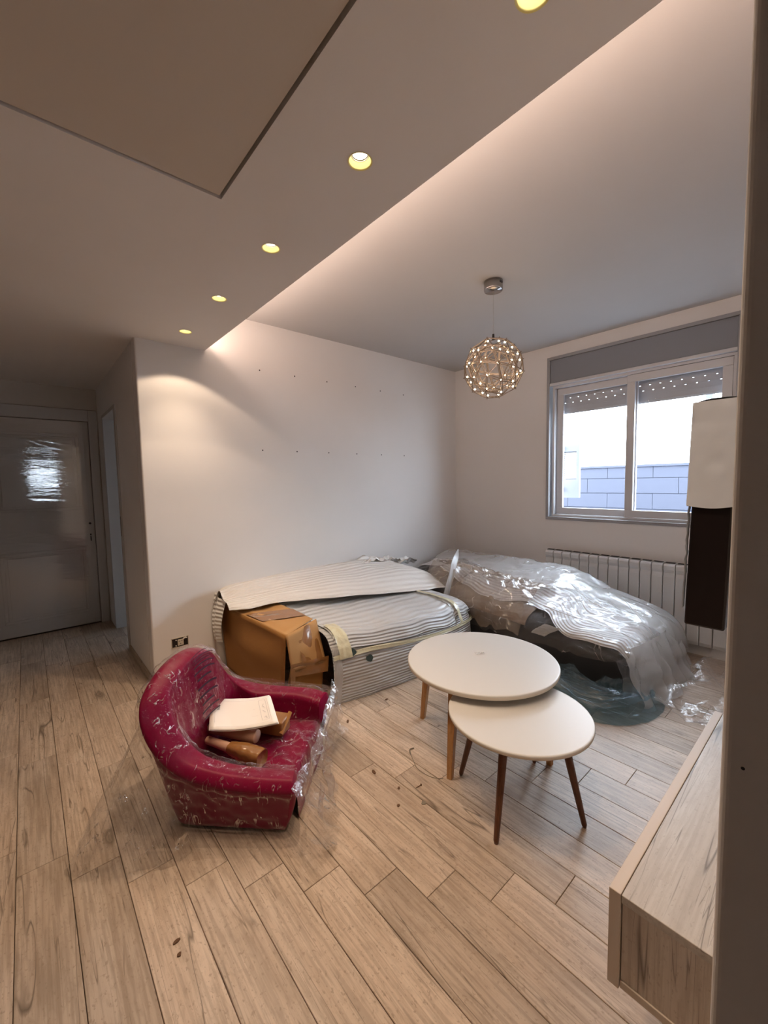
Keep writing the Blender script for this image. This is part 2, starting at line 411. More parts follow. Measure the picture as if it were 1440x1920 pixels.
M['chip'] = simple('brown_chip', (.12, .06, .03), .8)
M['chipg'] = simple('grey_chip', (.22, .19, .15), .8)
M['led'] = simple('led_strip', (1, .9, .8), .4, emit=((1, .78, .62), 5))

# ------------------------------------------------------------------ room shell
XB, YA, ZC, ZS, XS, XA, YD = 3.91, 3.171, 2.676, 2.38, 1.055, 0.602, 5.102
XL, YN = -1.6, -4.0
def struct(mb, name, mat, parent=None, **k):
    o = mb.build(name, mat, parent, **k)
    if parent is None: o['kind'] = 'structure'
    return o

floor_root = MB().box((XL - .1, YN - .1, -.12), (XB, YD + .1, -.011)).build('floor', M['grout']); floor_root['kind'] = 'structure'
# planks: 149.4 mm wide, 784 mm long, each course shifted by its own width
PW, PL, X0, YJ, DJ = .14944, .784, -.1104, 1.9313, -.14848
GAP = .0018
def plank_mesh(w, l_):
    bm = bmesh.new(); bmesh.ops.create_cube(bm, size=1)
    for v in bm.verts: v.co = Vector((v.co.x * w, v.co.y * l_, v.co.z * .01 - .005))
    bmesh.ops.bevel(bm, geom=[e for e in bm.edges if all(v.co.z > -.001 for v in e.verts)], offset=.0014, segments=1, affect='EDGES')
    me = bpy.data.meshes.new('plank'); bm.to_mesh(me); bm.free(); me.materials.append(M['tile']); return me
full = plank_mesh(PW - GAP, PL - GAP)
cells = []
k0 = int((XL - X0) / PW) - 1
for k in range(k0, 28):
    xa_, xb_ = X0 + k * PW, X0 + (k + 1) * PW
    xa_, xb_ = max(xa_, XL), min(xb_, XB)
    if xb_ - xa_ < .01: continue
    m0 = int((YN - YJ - DJ * k) / PL) - 2
    for m in range(m0, m0 + 17):
        ya_, yb_ = YJ + DJ * k + m * PL, YJ + DJ * k + (m + 1) * PL
        ya_, yb_ = max(ya_, YN), min(yb_, YD)
        if yb_ - ya_ < .012: continue
        cx, cy = (xa_ + xb_) / 2, (ya_ + yb_) / 2
        d = Vector((cx, cy, -1.4)); zc = d.dot(F_)
        px = 720 + 771.87 * d.dot(R2) / max(zc, .01)
        vis = zc > .2 and -260 < px < 1560 and not (cx > 1.6 and cy > 3.3)
        cells.append((vis, d.length, xa_, xb_, ya_, yb_))
vis_cells = sorted([c for c in cells if c[0]], key=lambda c: c[1])[:290]
vs_ = set(vis_cells); rest = MB()
for c in cells:
    _, _, xa_, xb_, ya_, yb_ = c
    if c in vs_:
        w, l_ = xb_ - xa_, yb_ - ya_
        me = full if abs(w - PW) < 1e-4 and abs(l_ - PL) < 1e-4 else plank_mesh(w - GAP, l_ - GAP)
        o = bpy.data.objects.new('plank', me); COL.objects.link(o); o.parent = floor_root
        o.location = ((xa_ + xb_) / 2, (ya_ + yb_) / 2, R.uniform(-.0004, .0004))
    else:
        rest.box((xa_ + GAP / 2, ya_ + GAP / 2, -.01), (xb_ - GAP / 2, yb_ - GAP / 2, 0))
rest.build('plank', M['tile'], floor_root, kind='stuff')

# upper ceiling, soffit with round cut-outs for the spots
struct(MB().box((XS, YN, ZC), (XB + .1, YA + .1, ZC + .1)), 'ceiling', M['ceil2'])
SPX, SPY, SR = .836, [-1.35, -.75, -.13, .471, 1.043, 1.65, 2.255, 2.862], .035
SPY = [y for y in SPY if y > .3]
PX1, PY1, PG = .572, 1.482, .0085       # corner of the inset board and its gap
sf = MB()
def hole_cell(mb, cx, cy, h, r, z, n=32):
    vs = []; 
    for k in range(n):
        t = 2 * PI * k / n; c, s = math.cos(t), math.sin(t); q = h / max(abs(c), abs(s))
        vs.append((cx + r * c, cy + r * s, z)); vs.append((cx + q * c, cy + q * s, z))
    fs = [(2 * k, 2 * k + 1, (2 * k + 3) % (2 * n), (2 * k + 2) % (2 * n)) for k in range(n)]
    # keep the square's corners
    mb.add(vs, fs)
H_ = .06
def quad(mb, x0, y0, x1, y1, z): mb.add([(x0, y0, z), (x1, y0, z), (x1, y1, z), (x0, y1, z)], [(0, 3, 2, 1)])
quad(sf, PX1 + 0, YN, SPX - H_, YA + 2, ZS); quad(sf, SPX + H_, YN, XS, YA, ZS)
quad(sf, XL, PY1, PX1, YD, ZS)
quad(sf, XL, YN, -1.3, PY1, ZS); quad(sf, -1.3, YN, PX1, -1.2, ZS)
ye = YN
for y in SPY:
    quad(sf, SPX - H_, ye, SPX + H_, y - H_, ZS); hole_cell(sf, SPX, y, H_, SR, ZS); ye = y + H_
quad(sf, SPX - H_, ye, SPX + H_, YA, ZS)
# soffit front face, upstand, top
sf.add([(XS, YN, ZS), (XS, YA, ZS), (XS, YA, ZC), (XS, YN, ZC)], [(0, 1, 2, 3)])
# opening sides of the inset
for a, b in (((PX1, -1.2), (PX1, PY1)), ((PX1, PY1), (-1.3, PY1)), ((-1.3, PY1), (-1.3, -1.2)), ((-1.3, -1.2), (PX1, -1.2))):
    sf.add([(a[0], a[1], ZS), (b[0], b[1], ZS), (b[0], b[1], ZS + .05), (a[0], a[1], ZS + .05)], [(0, 1, 2, 3)])
soff = struct(sf, 'ceiling_low', M['ceil'])
soff.name = 'ceiling.001'
struct(MB().box((XL, YN, ZS + .05), (XS - .002, YD + .1, ZS + .15)).box((XS, YN, ZS + .15), (XL, YD + .1, ZC + .1)), 'ceiling.002', M['gap'])
pb = MB()
pb.box((-1.3 + PG, -1.2 + PG, ZS + .004), (PX1 - PG, PY1 - PG, ZS + .03))
tp = struct(pb, 'trim_1', M['panel'], bevel=.002)

wa = struct(MB().box((XA, YA, -.01), (XB + .2, YA + .12, ZC + .1)), 'wall_back', M['wall'], bevel=.012, seg=4)
for x in (1.470, 1.782, 2.106, 2.426, 2.738, 3.056):
    for z in (2.305, 1.672):
        h = MB(); n = 12
        vs = [(x + .0058 * math.cos(2 * PI * k / n), YA - .0006, z + .0058 * math.sin(2 * PI * k / n)) for k in range(n)]
        vs += [(a, YA + .01, c) for a, b, c in vs]
        h.add(vs, [tuple(range(n)), tuple(range(2 * n - 1, n - 1, -1))] + [(k, (k + 1) % n, n + (k + 1) % n, n + k) for k in range(n)])
        h.build('drill_hole', M['slot'], wa)
# window wall with window opening (main) and one for the side room
WY0, WY1, WZ0, WZ1 = .575, 2.03, 1.0, 2.565
ww = MB()
XO = XB + .28
ww.box((XB, YN, -.01), (XO, WY0, ZC + .1)).box((XB, WY1, -.01), (XO, YA + .12, ZC + .1))
ww.box((XB, WY0, -.01), (XO, WY1, WZ0)).box((XB, WY0, WZ1), (XO, WY1, ZC + .1))
struct(ww, 'wall_right', M['wall'])
# wall between camera niche and room: its end fills the right edge of the picture
XE, YE = .50, .0775
struct(MB().box((XE, YE - .125, -.01), (XB, YE, ZC + .05)), 'wall_near', M['wall'], bevel=.0085, seg=5)
MB().tube([(XE - .0004, .0600, 1.121), (XE + .004, .0600, 1.121)], .0016, 10).build('drill_hole', M['slot'], bpy.data.objects['wall_near'])
BW = (.09, .76, 1.44, 2.08)
struct(MB().box((XL - .1, YN - .1, -.01), (BW[0], YN, ZC + .1)).box((BW[1], YN - .1, -.01), (XB + .28, YN, ZC + .1)).box((BW[0], YN - .1, -.01), (BW[1], YN, BW[2])).box((BW[0], YN - .1, BW[3]), (BW[1], YN, ZC + .1)), 'wall_front', M['darkwall'])
w2 = thing('window_2', None, None, (.4, YN, BW[2])); w2['kind'] = 'structure'
wf = MB()
for a, b, c, d in ((BW[0], BW[1], BW[2], BW[2] + .03), (BW[0], BW[1], BW[3] - .03, BW[3]), (BW[0], BW[0] + .03, BW[2], BW[3]), (BW[1] - .03, BW[1], BW[2], BW[3]), (BW[0], BW[1], 1.80, 1.975)):
    wf.box((a, YN - .07, c), (b, YN - .03, d))
wf.build('window_frame', M['alu2'], w2)
struct(MB().box((XL - .1, YN, -.01), (XL, YA + .1, ZC + .1)), 'wall_left', M['darkwall'])
# hallway: left wall, right wall with doorway, end wall
HL = -.62
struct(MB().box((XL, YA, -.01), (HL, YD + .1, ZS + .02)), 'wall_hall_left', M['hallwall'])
DY0, DY1, DZ = 4.06, 4.76, 2.055
hr = MB()
hr.box((XA, YA + .121, -.01), (XA + .12, DY0, ZS + .02)).box((XA, DY1, -.01), (XA + .12, YD + .1, ZS + .02)).box((XA, DY0, DZ), (XA + .12, DY1, ZS + .02))
struct(hr, 'wall_hall_right', M['wall'])
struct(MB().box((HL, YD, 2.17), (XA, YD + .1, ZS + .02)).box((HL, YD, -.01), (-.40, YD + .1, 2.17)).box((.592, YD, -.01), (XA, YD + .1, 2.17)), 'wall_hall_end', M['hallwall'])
bb = struct(MB().box((XA - .011, YA + .02, 0), (XA, DY0 - .03, .055)), 'baseboard_hall', M['tile'], bevel=.002)
# side room behind the doorway
sr = MB()
sr.box((XA + .12, YA + .121, -.10), (XB + .28, YD + .1, -.011)).box((XA + .12, YD, -.01), (XB + .28, YD + .1, 2.6)).box((XA, YA + .121, 2.5), (XB + .28, YD + .1, 2.6))
sr.box((XB, YA + .121, -.01), (XO, 3.5, 2.6)).box((XB, 4.9, -.01), (XO, YD + .1, 2.6)).box((XB, 3.5, -.01), (XO, 4.9, 1.0)).box((XB, 3.5, 1.7), (XO, 4.9, 2.6)).box((XB, 3.5, 1.0), (XO, 4.1, 1.7))
struct(sr, 'wall_side_room', M['wall'])

# doorway casing in the hall's right wall (door_2)
d2 = thing('door_2', None, None, (XA, DY0, 0)); d2['kind'] = 'structure'
MB().box((XA - .012, DY0 - .045, 0), (XA + .13, DY0 + .012, DZ + .02)).build('jamb', M['doorw'], d2, bevel=.003)
MB().box((XA - .004, DY1 - .012, 0), (XA + .13, DY1 + .03, DZ)).build('jamb', M['doorj'], d2, bevel=.003)
MB().box((XA - .012, DY0 + .012, DZ - .012), (XA + .13, DY1 - .012, DZ + .02)).build('door_head', M['doorw'], d2, bevel=.003)
sp_ = MB().box((XA + .02, DY0 + .0115, .965), (XA + .045, DY0 + .0145, 1.17)); sp_.build('strike_plate', M['metal'], d2, label='narrow metal strike plate')
MB().box((XA - .0135, DY0 - .025, .985), (XA - .0115, DY0 - .012, 1.15)).build('strike_slot', M['slot'], d2)

struct(MB().box((HL, YD + .1, -.1), (XA + .2, YD + .14, ZS)), 'wall_leak_stop', M['hallwall'])  # unseen box added behind the door against light leaking in
# front door at the hall's end, wrapped in film (door_1)
d1 = thing('door_1', None, None, (.1, YD, 0)); d1['kind'] = 'structure'
DX0, DX1, DT = -.31, .515, 2.05
for x0, x1 in ((DX1 + .004, .592), (-.40, DX0 - .004)):
    MB().box((x0, YD - .022, 0), (x1, YD + .05, 2.165)).build('door_frame', M['doorw'], d1, bevel=.004)
MB().box((DX0 - .004, YD - .022, DT + .004), (DX1 + .004, YD + .05, 2.165)).build('door_frame', M['doorw'], d1, bevel=.004)
leaf = MB().box((DX0, YD - .004, .012), (DX1, YD + .04, DT)).build('door_leaf', M['doorw'], d1, bevel=.003)
def moulding(x0, x1, z0, z1, y):
    w = .028
    mb = MB()
    for a, b, c, d in ((x0, x1, z0, z0 + w), (x0, x1, z1 - w, z1), (x0, x0 + w, z0 + w, z1 - w), (x1 - w, x1, z0 + w, z1 - w)):
        mb.box((a, y - .012, c), (b, y, d))
    return mb
for z0, z1 in ((.14, .80), (1.18, 1.92)):
    mo = moulding(DX0 + .10, DX1 - .085, z0, z1, YD - .004).build('panel_moulding', M['doorw'], d1, bevel=.004)
    MB().box((DX0 + .15, YD - .010, z0 + .05), (DX1 - .135, YD - .004, z1 - .05)).build('raised_panel', M['doorw'], d1, bevel=.004)
def doorfilm(u, v):
    x = DX0 - .0 + (DX1 - .045 - DX0) * u; z = .02 + 2.02 * v
    y = YD - .024 - .00035 * ridged((x * .8, 3, z * 9)) - .0006 * noise.noise(Vector((x * .8, 9, z * 2.0)))
    y -= .002 * max(0, ridged((x * 2 + z * 7, 5, z * 4)) - .8)
    return Vector((x, min(y, YD - .018), z))
MB().grid(doorfilm, 60, 260).build('film_wrap', M['film_door'], d1, smooth=True, label='clear stretch film wound round the leaf')
kh = MB().tube([(.478, YD - .030, 1.036), (.478, YD - .004, 1.036)], .010, 16).build('handle_hole', M['slot'], d1)
MB().box((.474, YD - .030, .86), (.481, YD - .004, .905)).box((.473, YD - .030, .915), (.482, YD - .004, .93)).build('keyhole', M['slot'], d1)

# socket box without cover on the back wall
so = thing('wall_socket', 'open brown flush box with beige socket insert low on the white wall', 'socket', (.779, YA, .27))
x0, x1, z0, z1 = .722, .836, .236, .308
MB().box((x0 + .004, YA - .0015, z0 + .004), (x1 - .004, YA + .004, z1 - .004)).build('back_box', M['darkbrown'], so)
fr = MB()
for a, b, c, d in ((x0, x1, z0, z0 + .005), (x0, x1, z1 - .005, z1), (x0, x0 + .004, z0, z1), (x1 - .004, x1, z0, z1)):
    fr.box((a, YA - .004, c), (b, YA, d))
fr.build('box_rim', M['beige'], so)
MB().box((.762, YA - .008, .249), (.802, YA - .001, .293)).build('socket_insert', M['beige'], so, bevel=.002)
ph = MB()
for x, z in ((.772, .281), (.790, .284), (.781, .262)): ph.tube([(x, YA - .0088, z), (x, YA - .007, z)], .0032, 10)
ph.build('pin_holes', M['slot'], so)
for x, z in ((.753, .291), (.751, .251)):
    MB().tube([(x, YA - .006, z), (x, YA - .001, z)], .0035, 12).build('screw_head', M['paper'], so)
MB().tube([(.802, YA - .006, .293), (.813, YA - .014, .301), (.822, YA - .008, .296)], .005, 8).build('wire_end', M['paper'], so, label='white wire connector end')

# ------------------------------------------------------------------ downlights, cove, pendant
names = {.471: 'nearest recessed spot, cut by the top edge of the picture', 1.043: 'largest whole recessed spot, bright amber glow, beside the board joint corner',
         1.65: 'second whole recessed spot counting from the bright large one toward the wall', 2.255: 'third recessed spot, seen nearly flat, last but one before the back wall',
         2.862: 'farthest recessed spot, right above the wall with the socket'}
for y in SPY:
    r = thing('recessed_spotlight', names[y], 'downlight', (SPX, y, ZS), 'recessed spots in the low ceiling')
    MB().lathe([(SR + .003, -.0015), (SR - .001, -.001), (SR - .002, .002), (.031, .012), (.0262, .021)], (SPX, y, ZS), 32).build('reflector_cup', M['cup'], r, smooth=True)
    MB().lathe([(.0265, .018), (.0265, .0215), (.0225, .0215)], (SPX, y, ZS), 32).build('lamp_ring', M['metal'], r, smooth=True)
    MB().lathe([(.0225, .0208), (.016, .0195), (.008, .0185), (.0005, .018)], (SPX, y, ZS), 32, cap0=True).build('lamp_face', M['spot'], r, smooth=True)
    ld = bpy.data.lights.new('spot_beam', 'SPOT'); ld.energy = SPOT_W * .62; ld.color = (1, .755, .53); ld.spot_size = math.radians(112); ld.spot_blend = .10; ld.shadow_soft_size = .018
    lo = bpy.data.objects.new('spot_beam', ld); COL.objects.link(lo); lo.parent = r; lo.location = (0, 0, -.003)
    ld = bpy.data.lights.new('spot_core', 'SPOT'); ld.energy = SPOT_W * 1.9; ld.color = (1, .755, .53); ld.spot_size = math.radians(86); ld.spot_blend = 1.0; ld.shadow_soft_size = .018
    lo = bpy.data.objects.new('spot_core', ld); COL.objects.link(lo); lo.parent = r; lo.location = (0, 0, -.003)

for y in (2.75, 1.75):  # unseen spots added to brighten the hall wall and left floor
    ld = bpy.data.lights.new('added_side_spot', 'SPOT'); ld.energy = SPOT_W * 1.15; ld.color = (1, .755, .53); ld.spot_size = math.radians(110); ld.spot_blend = .8; ld.shadow_soft_size = .02
    lo = bpy.data.objects.new('added_side_spot', ld); COL.objects.link(lo); lo.parent = soff; lo.location = (-.95, y, ZS - .004)
    MB().lathe([(SR + .003, -.0015), (SR - .006, -.0025), (.0005, -.0028)], (-.95, y, ZS), 24).build('added_spot_fixture', M['spot'], soff, smooth=True)
cv = thing('led_strip', 'warm LED strip running along the hidden upstand of the low ceiling', 'light strip', (XS, 1.5, ZS + .03))
MB().box((XS + .001, YE + .05, ZS + .012), (XS + .006, YA - .02, ZS + .022)).build('led_tape', M['led'], cv)
ld = bpy.data.lights.new('strip_glow', 'AREA'); ld.shape = 'RECTANGLE'; ld.size = 3.0; ld.size_y = .02; ld.energy = COVE_W; ld.color = (1, .72, .56)
lo = bpy.data.objects.new('strip_glow', ld); COL.objects.link(lo); lo.parent = cv
lo.location = (.012, .1, .0)
# aim to +X and a little up
lo.rotation_euler = (0, 0, 0)
d = Vector((1, 0, .9)).normalized(); zax = -d; xax = Vector((0, 1, 0)); yax = zax.cross(xax)
lo.rotation_euler = Matrix((xax, yax, zax)).transposed().to_euler()

PXY = (2.363, 1.600); PZ, PR = 2.127, .193
pd = thing('pendant_lamp', 'spherical wire pendant lamp with many tiny glowing lights on chrome canopy', 'pendant lamp', (PXY[0], PXY[1], ZC))
MB().lathe([(.0, 0), (.060, 0), (.060, -.052), (.056, -.060), (.0005, -.062)], (PXY[0], PXY[1], ZC), 40).build('canopy', M['chrome'], pd, smooth=True, bevel=0)
MB().box((PXY[0] - .012, PXY[1] - .0612, ZC - .026), (PXY[0] + .012, PXY[1] - .058, ZC - .014)).build('canopy_slot', M['slot'], pd)
MB().tube([(PXY[0], PXY[1], ZC - .075), (PXY[0], PXY[1], ZC - .06)], .006, 10).build('cord_grip', M['metal'], pd)
MB().tube([(PXY[0], PXY[1], PZ + PR), (PXY[0], PXY[1], ZC - .07)], .0014, 8).build('cord', M['metal'], pd)
MB().tube([(PXY[0], PXY[1], PZ + PR - .012), (PXY[0], PXY[1], PZ + PR + .026)], [.009, .007], 12).build('sphere_holder', M['black'], pd)
bm = bmesh.new(); bmesh.ops.create_icosphere(bm, subdivisions=2, radius=1.0)
rotm = Matrix.Rotation(.45, 3, 'Z') @ Matrix.Rotation(.2, 3, 'X')
IV = [rotm @ v.co.normalized() for v in bm.verts]; IE = [(e.verts[0].index, e.verts[1].index) for e in bm.edges]; bm.free()
PC = Vector((PXY[0], PXY[1], PZ))
def rod_mesh(length):
    mb = MB(); w, t = .0025, .0022
    mb.box((-w, -t, -length / 2), (w, t, length / 2)); me = bpy.data.meshes.new('strut')
    me.from_pydata(mb.v, [], mb.f); me.materials.append(M['rod']); return me
cache = {}
for rr, nm in ((PR, 'outer_strut'), (PR * .80, 'inner_strut')):
    for a, b in IE:
        A, B = IV[a] * rr, IV[b] * rr; L_ = round((A - B).length, 3)
        if L_ not in cache: cache[L_] = rod_mesh(L_)
        o = bpy.data.objects.new(nm, cache[L_]); COL.objects.link(o); o.parent = pd
        mid = (A + B) / 2 + PC - pd.location
        q = (B - A).to_track_quat('Z', 'Y'); o.rotation_mode = 'QUATERNION'; o.rotation_quaternion = q; o.location = mid
bm = bmesh.new(); bmesh.ops.create_icosphere(bm, subdivisions=2, radius=.0058)
bme = bpy.data.meshes.new('led_bulb'); bm.to_mesh(bme); bm.free(); bme.materials.append(M['bulb'])
pst = MB().tube([(0, 0, -PR * .22), (0, 0, .008)], .0028, 8); pme = bpy.data.meshes.new('bulb_post'); pme.from_pydata(pst.v, [], pst.f); pme.materials.append(M['rod'])
for v in IV:
    o = bpy.data.objects.new('led_bulb', bme); COL.objects.link(o); o.parent = pd; o.location = v * PR * .90 + PC - pd.location
    o2 = bpy.data.objects.new('bulb_post', pme); COL.objects.link(o2); o2.parent = pd; o2.location = v * PR + PC - pd.location
    o2.rotation_mode = 'QUATERNION'; o2.rotation_quaternion = v.to_track_quat('Z', 'Y')
ld = bpy.data.lights.new('pendant_glow', 'POINT'); ld.energy = PEND_W; ld.color = (1, .72, .48); ld.shadow_soft_size = .15
lo = bpy.data.objects.new('pendant_glow', ld); COL.objects.link(lo); lo.parent = pd; lo.location = PC - pd.location

# ------------------------------------------------------------------ window, shutter, outside
w1 = thing('window_1', None, None, (XB, 1.3, WZ0)); w1['kind'] = 'structure'
def ring(mb, y0, y1, z0, z1, w, xa, xb):
    mb.box((xa, y0, z0), (xb, y1, z0 + w)).box((xa, y0, z1 - w), (xb, y1, z1)).box((xa, y0, z0 + w), (xb, y0 + w, z1 - w)).box((xa, y1 - w, z0 + w), (xb, y1, z1 - w)); return mb
ring(MB(), WY0, WY1, WZ0, WZ1, .028, XB - .012, XB + .10).build('window_frame', M['alu'], w1, bevel=.003)
MB().box((XB + .004, WY0 + .028, 2.318), (XB + .2, WY1 - .028, WZ1 - .028)).build('shutter_box', M['boxgrey'], w1, bevel=.003)
MB().box((XB - .010, WY0 + .028, 2.292), (XB + .05, WY1 - .028, 2.318)).build('window_rail', M['alu2'], w1, bevel=.003)
# inner fixed frame
ring(MB(), WY0 + .03, WY1 - .04, WZ0 + .028, 2.292, .022, XB + .03, XB + .12).build('window_frame', M['alu2'], w1, bevel=.002)
# two sliding sashes
for (y0, y1, xx) in ((1.262, 1.965, XB + .075), (.628, 1.332, XB + .035)):
    s = ring(MB(), y0, y1, WZ0 + .052, 2.268, .062, xx, xx + .03).build('sash', M['alu2'], w1, bevel=.003)
    g = MB().add([(xx + .015, y0 + .06, WZ0 + .11), (xx + .015, y1 - .06, WZ0 + .11), (xx + .015, y1 - .06, 2.21), (xx + .015, y0 + .06, 2.21)], [(0, 1, 2, 3)])
    g.build('glass_pane', M['glass'], s)
# roller shutter: slats with rows of light slots
SX = XB + .135
zt = 2.292
for i, zj in enumerate((2.27, 2.225, 2.18, 2.135, 2.09, 2.045)):
    mb = MB(); top = zt; bot = zj + .0015
    y0, y1 = WY0 + .03, WY1 - .04
    if bot < top: mb.box((SX, y0, bot), (SX + .010, y1, top))
    slots = i in (1, 2, 3)
    if slots:
        y = y0 + (.03 if i % 2 else .055)
        yy = y0
        while y < y1 - .03:
            mb.box((SX + .002, yy, zj - .0025), (SX + .008, y, bot)); yy = y + .011; y += .075
        mb.box((SX + .002, yy, zj - .0025), (SX + .008, y1, bot))
    else:
        mb.box((SX + .002, y0, zj - .0025), (SX + .008, y1, bot))
    mb.build('shutter_slat', M['shutter'], w1)
    zt = zj - .0025
MB().box((SX - .004, WY0 + .03, 2.030), (SX + .014, WY1 - .04, 2.041)).build('shutter_bottom_bar', M['shutter'], w1)
MB().box((XB + .10, WY0 - .02, WZ0 - .03), (XO + .04, WY1 + .02, WZ0 + .028)).build('outer_sill', M['alu2'], w1)

ob = thing('louvred_shutter', 'open outer shutter leaf with pale louvres seen through left pane', 'shutter', (4.5, 2.02, 1.2))
ring(MB(), 1.965, 2.16, 1.19, 1.80, .03, 4.49, 4.53).box((4.49, 1.995, 1.69), (4.53, 2.13, 1.77)).box((4.49, 1.995, 1.22), (4.53, 2.13, 1.39)).build('shutter_frame', M['boxgrey'], ob)
for k in range(14):
    z = 1.40 + k * .021
    MB().hexa([(4.492, 1.995, z), (4.497, 1.995, z - .003), (4.497, 2.13, z - .003), (4.492, 2.13, z), (4.518, 1.995, z + .018), (4.522, 1.995, z + .015), (4.522, 2.13, z + .015), (4.518, 2.13, z + .018)]).build('louvre', M['enamel'], ob)
MB().box((XO, 2.13, 1.25), (4.52, 2.16, 1.30)).box((XO, 2.13, 1.70), (4.52, 2.16, 1.75)).build('shutter_bracket', M['boxgrey'], ob)
po = setp(MB().box((4.49, .845, -.05), (4.53, .895, 2.35)).build('outdoor_post', M['boxgrey'], bevel=.003), 'thin grey outdoor post behind right pane near the dark panel', 'post')

gw = thing('block_wall', 'low pale grey block parapet wall outside the window', 'wall', (7.1, 2.0, 0))
MB().box((7.02, -3.5, 0), (7.18, 6.5, 1.555)).build('wall_core', M['blockj'], gw)
zc_ = [(.006, .22), (.226, .22), (.458, .225), (.69, .225), (.925, .225), (1.158, .225), (1.39, .165)]
for r_, (z, h) in enumerate(zc_):
    y = -3.5 + (.0 if r_ % 2 else -.31) + .13
    while y < 6.5:
        if r_ >= 3:
            a, b = max(y + .002, -3.5), min(y + .626, 6.5)
            if b - a > .02 and r_ >= 3: MB().box((7.008, a, z + .001), (7.03, b, z + h - .001)).build('block', M['block'], gw)
        y += .63
MB().box((6.99, -3.5, 1.556), (7.20, 6.5, 1.59)).build('coping', M['block'], gw)
tg = MB().box((XO, -5, -.3), (7.0, 8, -.05)); o = struct(tg, 'terrace_floor', M['outwall']); o.name = 'floor.001'

# ------------------------------------------------------------------ radiator
rd = thing('radiator', 'white aluminium column radiator on the wall below the window', 'radiator', (XB, 1.3, .1))
y = 1.985; k = 0
prof = [(3.885, .10), (3.825, .10), (3.815, .13), (3.815, .60), (3.822, .635), (3.812, .66), (3.810, .690), (3.822, .706), (3.885, .712)]
while y > .60:
    w = .0795; mb = MB(); vs = []
    for yy in (y - w, y - .0015):
        vs += [(px, yy, pz) for px, pz in prof]
    n = len(prof)
    fs = [tuple(range(n)), tuple(range(2 * n - 1, n - 1, -1))] + [(i, n + i, n + (i + 1) % n, (i + 1) % n) for i in range(n)]
    mb.add(vs, fs); mb.build('radiator_section', M['enamel'], rd, bevel=.006, seg=3)
    sl = MB().box((3.84, y - w + .006, .712), (3.875, y - .008, .7145)); sl.build('top_grille', M['slot'], rd)
    y -= .0826
MB().tube([(3.86, y + .09, .16), (3.86, 2.02, .16)], .018, 12).build('header_pipe', M['enamel'], rd)
MB().tube([(3.86, 2.02, .16), (3.86, 2.04, .16), (3.86, 2.04, .03), (3.905, 2.04, .03)], .010, 10).build('valve_pipe', M['metal'], rd)
for yy in (1.8, .9): MB().box((3.87, yy - .02, .6), (3.909, yy + .02, .64)).build('wall_bracket', M['metal'], rd)

# ------------------------------------------------------------------ television-like slab wrapped on top
tv = thing('wrapped_slab', 'tall dark slab with pale flare-tinted foam over its top, standing out beside the window', 'slab', (1.6, YE, 1.2))
TX0, TX1 = 1.50, 2.62
def tvp(x, z, side):   # slab leans: lower edge further from wall
    f = (z - .974) / .64
    yf = .332 - .016 * f
    return yf if side else yf - .098
z0_, z1_ = .948, 1.60
vs = []
for x in (TX0, TX1):
    vs += [(x, tvp(x, z0_, 0), z0_), (x, tvp(x, z0_, 1), z0_), (x, tvp(x, z1_, 1), z1_), (x, tvp(x, z1_, 0), z1_)]
MB().add(vs, [(0, 1, 2, 3), (7, 6, 5, 4), (0, 4, 5, 1), (1, 5, 6, 2), (2, 6, 7, 3), (3, 7, 4, 0)]).build('casing', M['darkbrown'], tv, bevel=.006)
MB().add([(TX0 + .02, tvp(0, z0_ + .02, 1) + .001, z0_ + .02), (TX1 - .02, tvp(0, z0_ + .02, 1) + .001, z0_ + .02), (TX1 - .02, tvp(0, z1_ - .02, 1) + .001, z1_ - .02), (TX0 + .02, tvp(0, z1_ - .02, 1) + .001, z1_ - .02)], [(0, 1, 2, 3)]).build('front_face', M['black'], tv)
MB().box((1.9, YE + .001, 1.15), (2.2, YE + .02, 1.42)).box((2.0, YE + .02, 1.2), (2.1, .225, 1.36)).build('wall_arm', M['black'], tv)
# foam cover: strip wrapped over the top and down the sides
def foamtv(u, v):
    # v runs: back lower -> over top -> front lower ; u along X
    x = TX0 - .010 + (TX1 - TX0 + .02) * u
    hb, hf = .30, .29
    wob = .006 * noise.noise(Vector((x * 9, v * 5, 1)))
    if v < .4:
        z = z1_ - hb * (1 - v / .4); yy = tvp(x, z, 0) - .008 - wob
    elif v < .6:
        t = (v - .4) / .2; z = z1_ + .012 + .006 * math.sin(t * PI) + .010 * noise.noise(Vector((x * 14, 0, 3))); yy = (tvp(x, z1_, 0) - .008) * (1 - t) + (tvp(x, z1_, 1) + .008) * t
    else:
        z = z1_ - hf * (v - .6) / .4; yy = tvp(x, z, 1) + .008 + wob
    return Vector((x, yy, z))
MB().grid(foamtv, 50, 40, 1.1, .6).build('foam_cover', M['foamtv'], tv, smooth=True, label='pale flare-tinted foam sheet folded over the top edge')
def foamend(u, v):
    z = z1_ + .014 - (.30 + .008 * math.sin(u * 3)) * v; t = u
    yy = (tvp(0, min(z, z1_), 0) - .010) * (1 - t) + (tvp(0, min(z, z1_), 1) + .010) * t
    return Vector((TX0 - .012 - .003 * noise.noise(Vector((u * 6, v * 8, 2))), yy, z))
MB().grid(foamend, 10, 30, .09, .3).build('foam_flare_flap', M['foamtv'], tv, smooth=True)  # foam flap lengthened to stand in for flare over the slab's top
def foamedge(u, v):
    z = z1_ - .60 * v; w = .005 + .003 * noise.noise(Vector((0, v * 30, 4)))
    return Vector((TX0 - .012 + .03 * u, tvp(0, z, 1) + w, z))
MB().grid(foamedge, 4, 60, .03, .6).build('foam_edge_strip', M['foamtv'], tv, smooth=True)

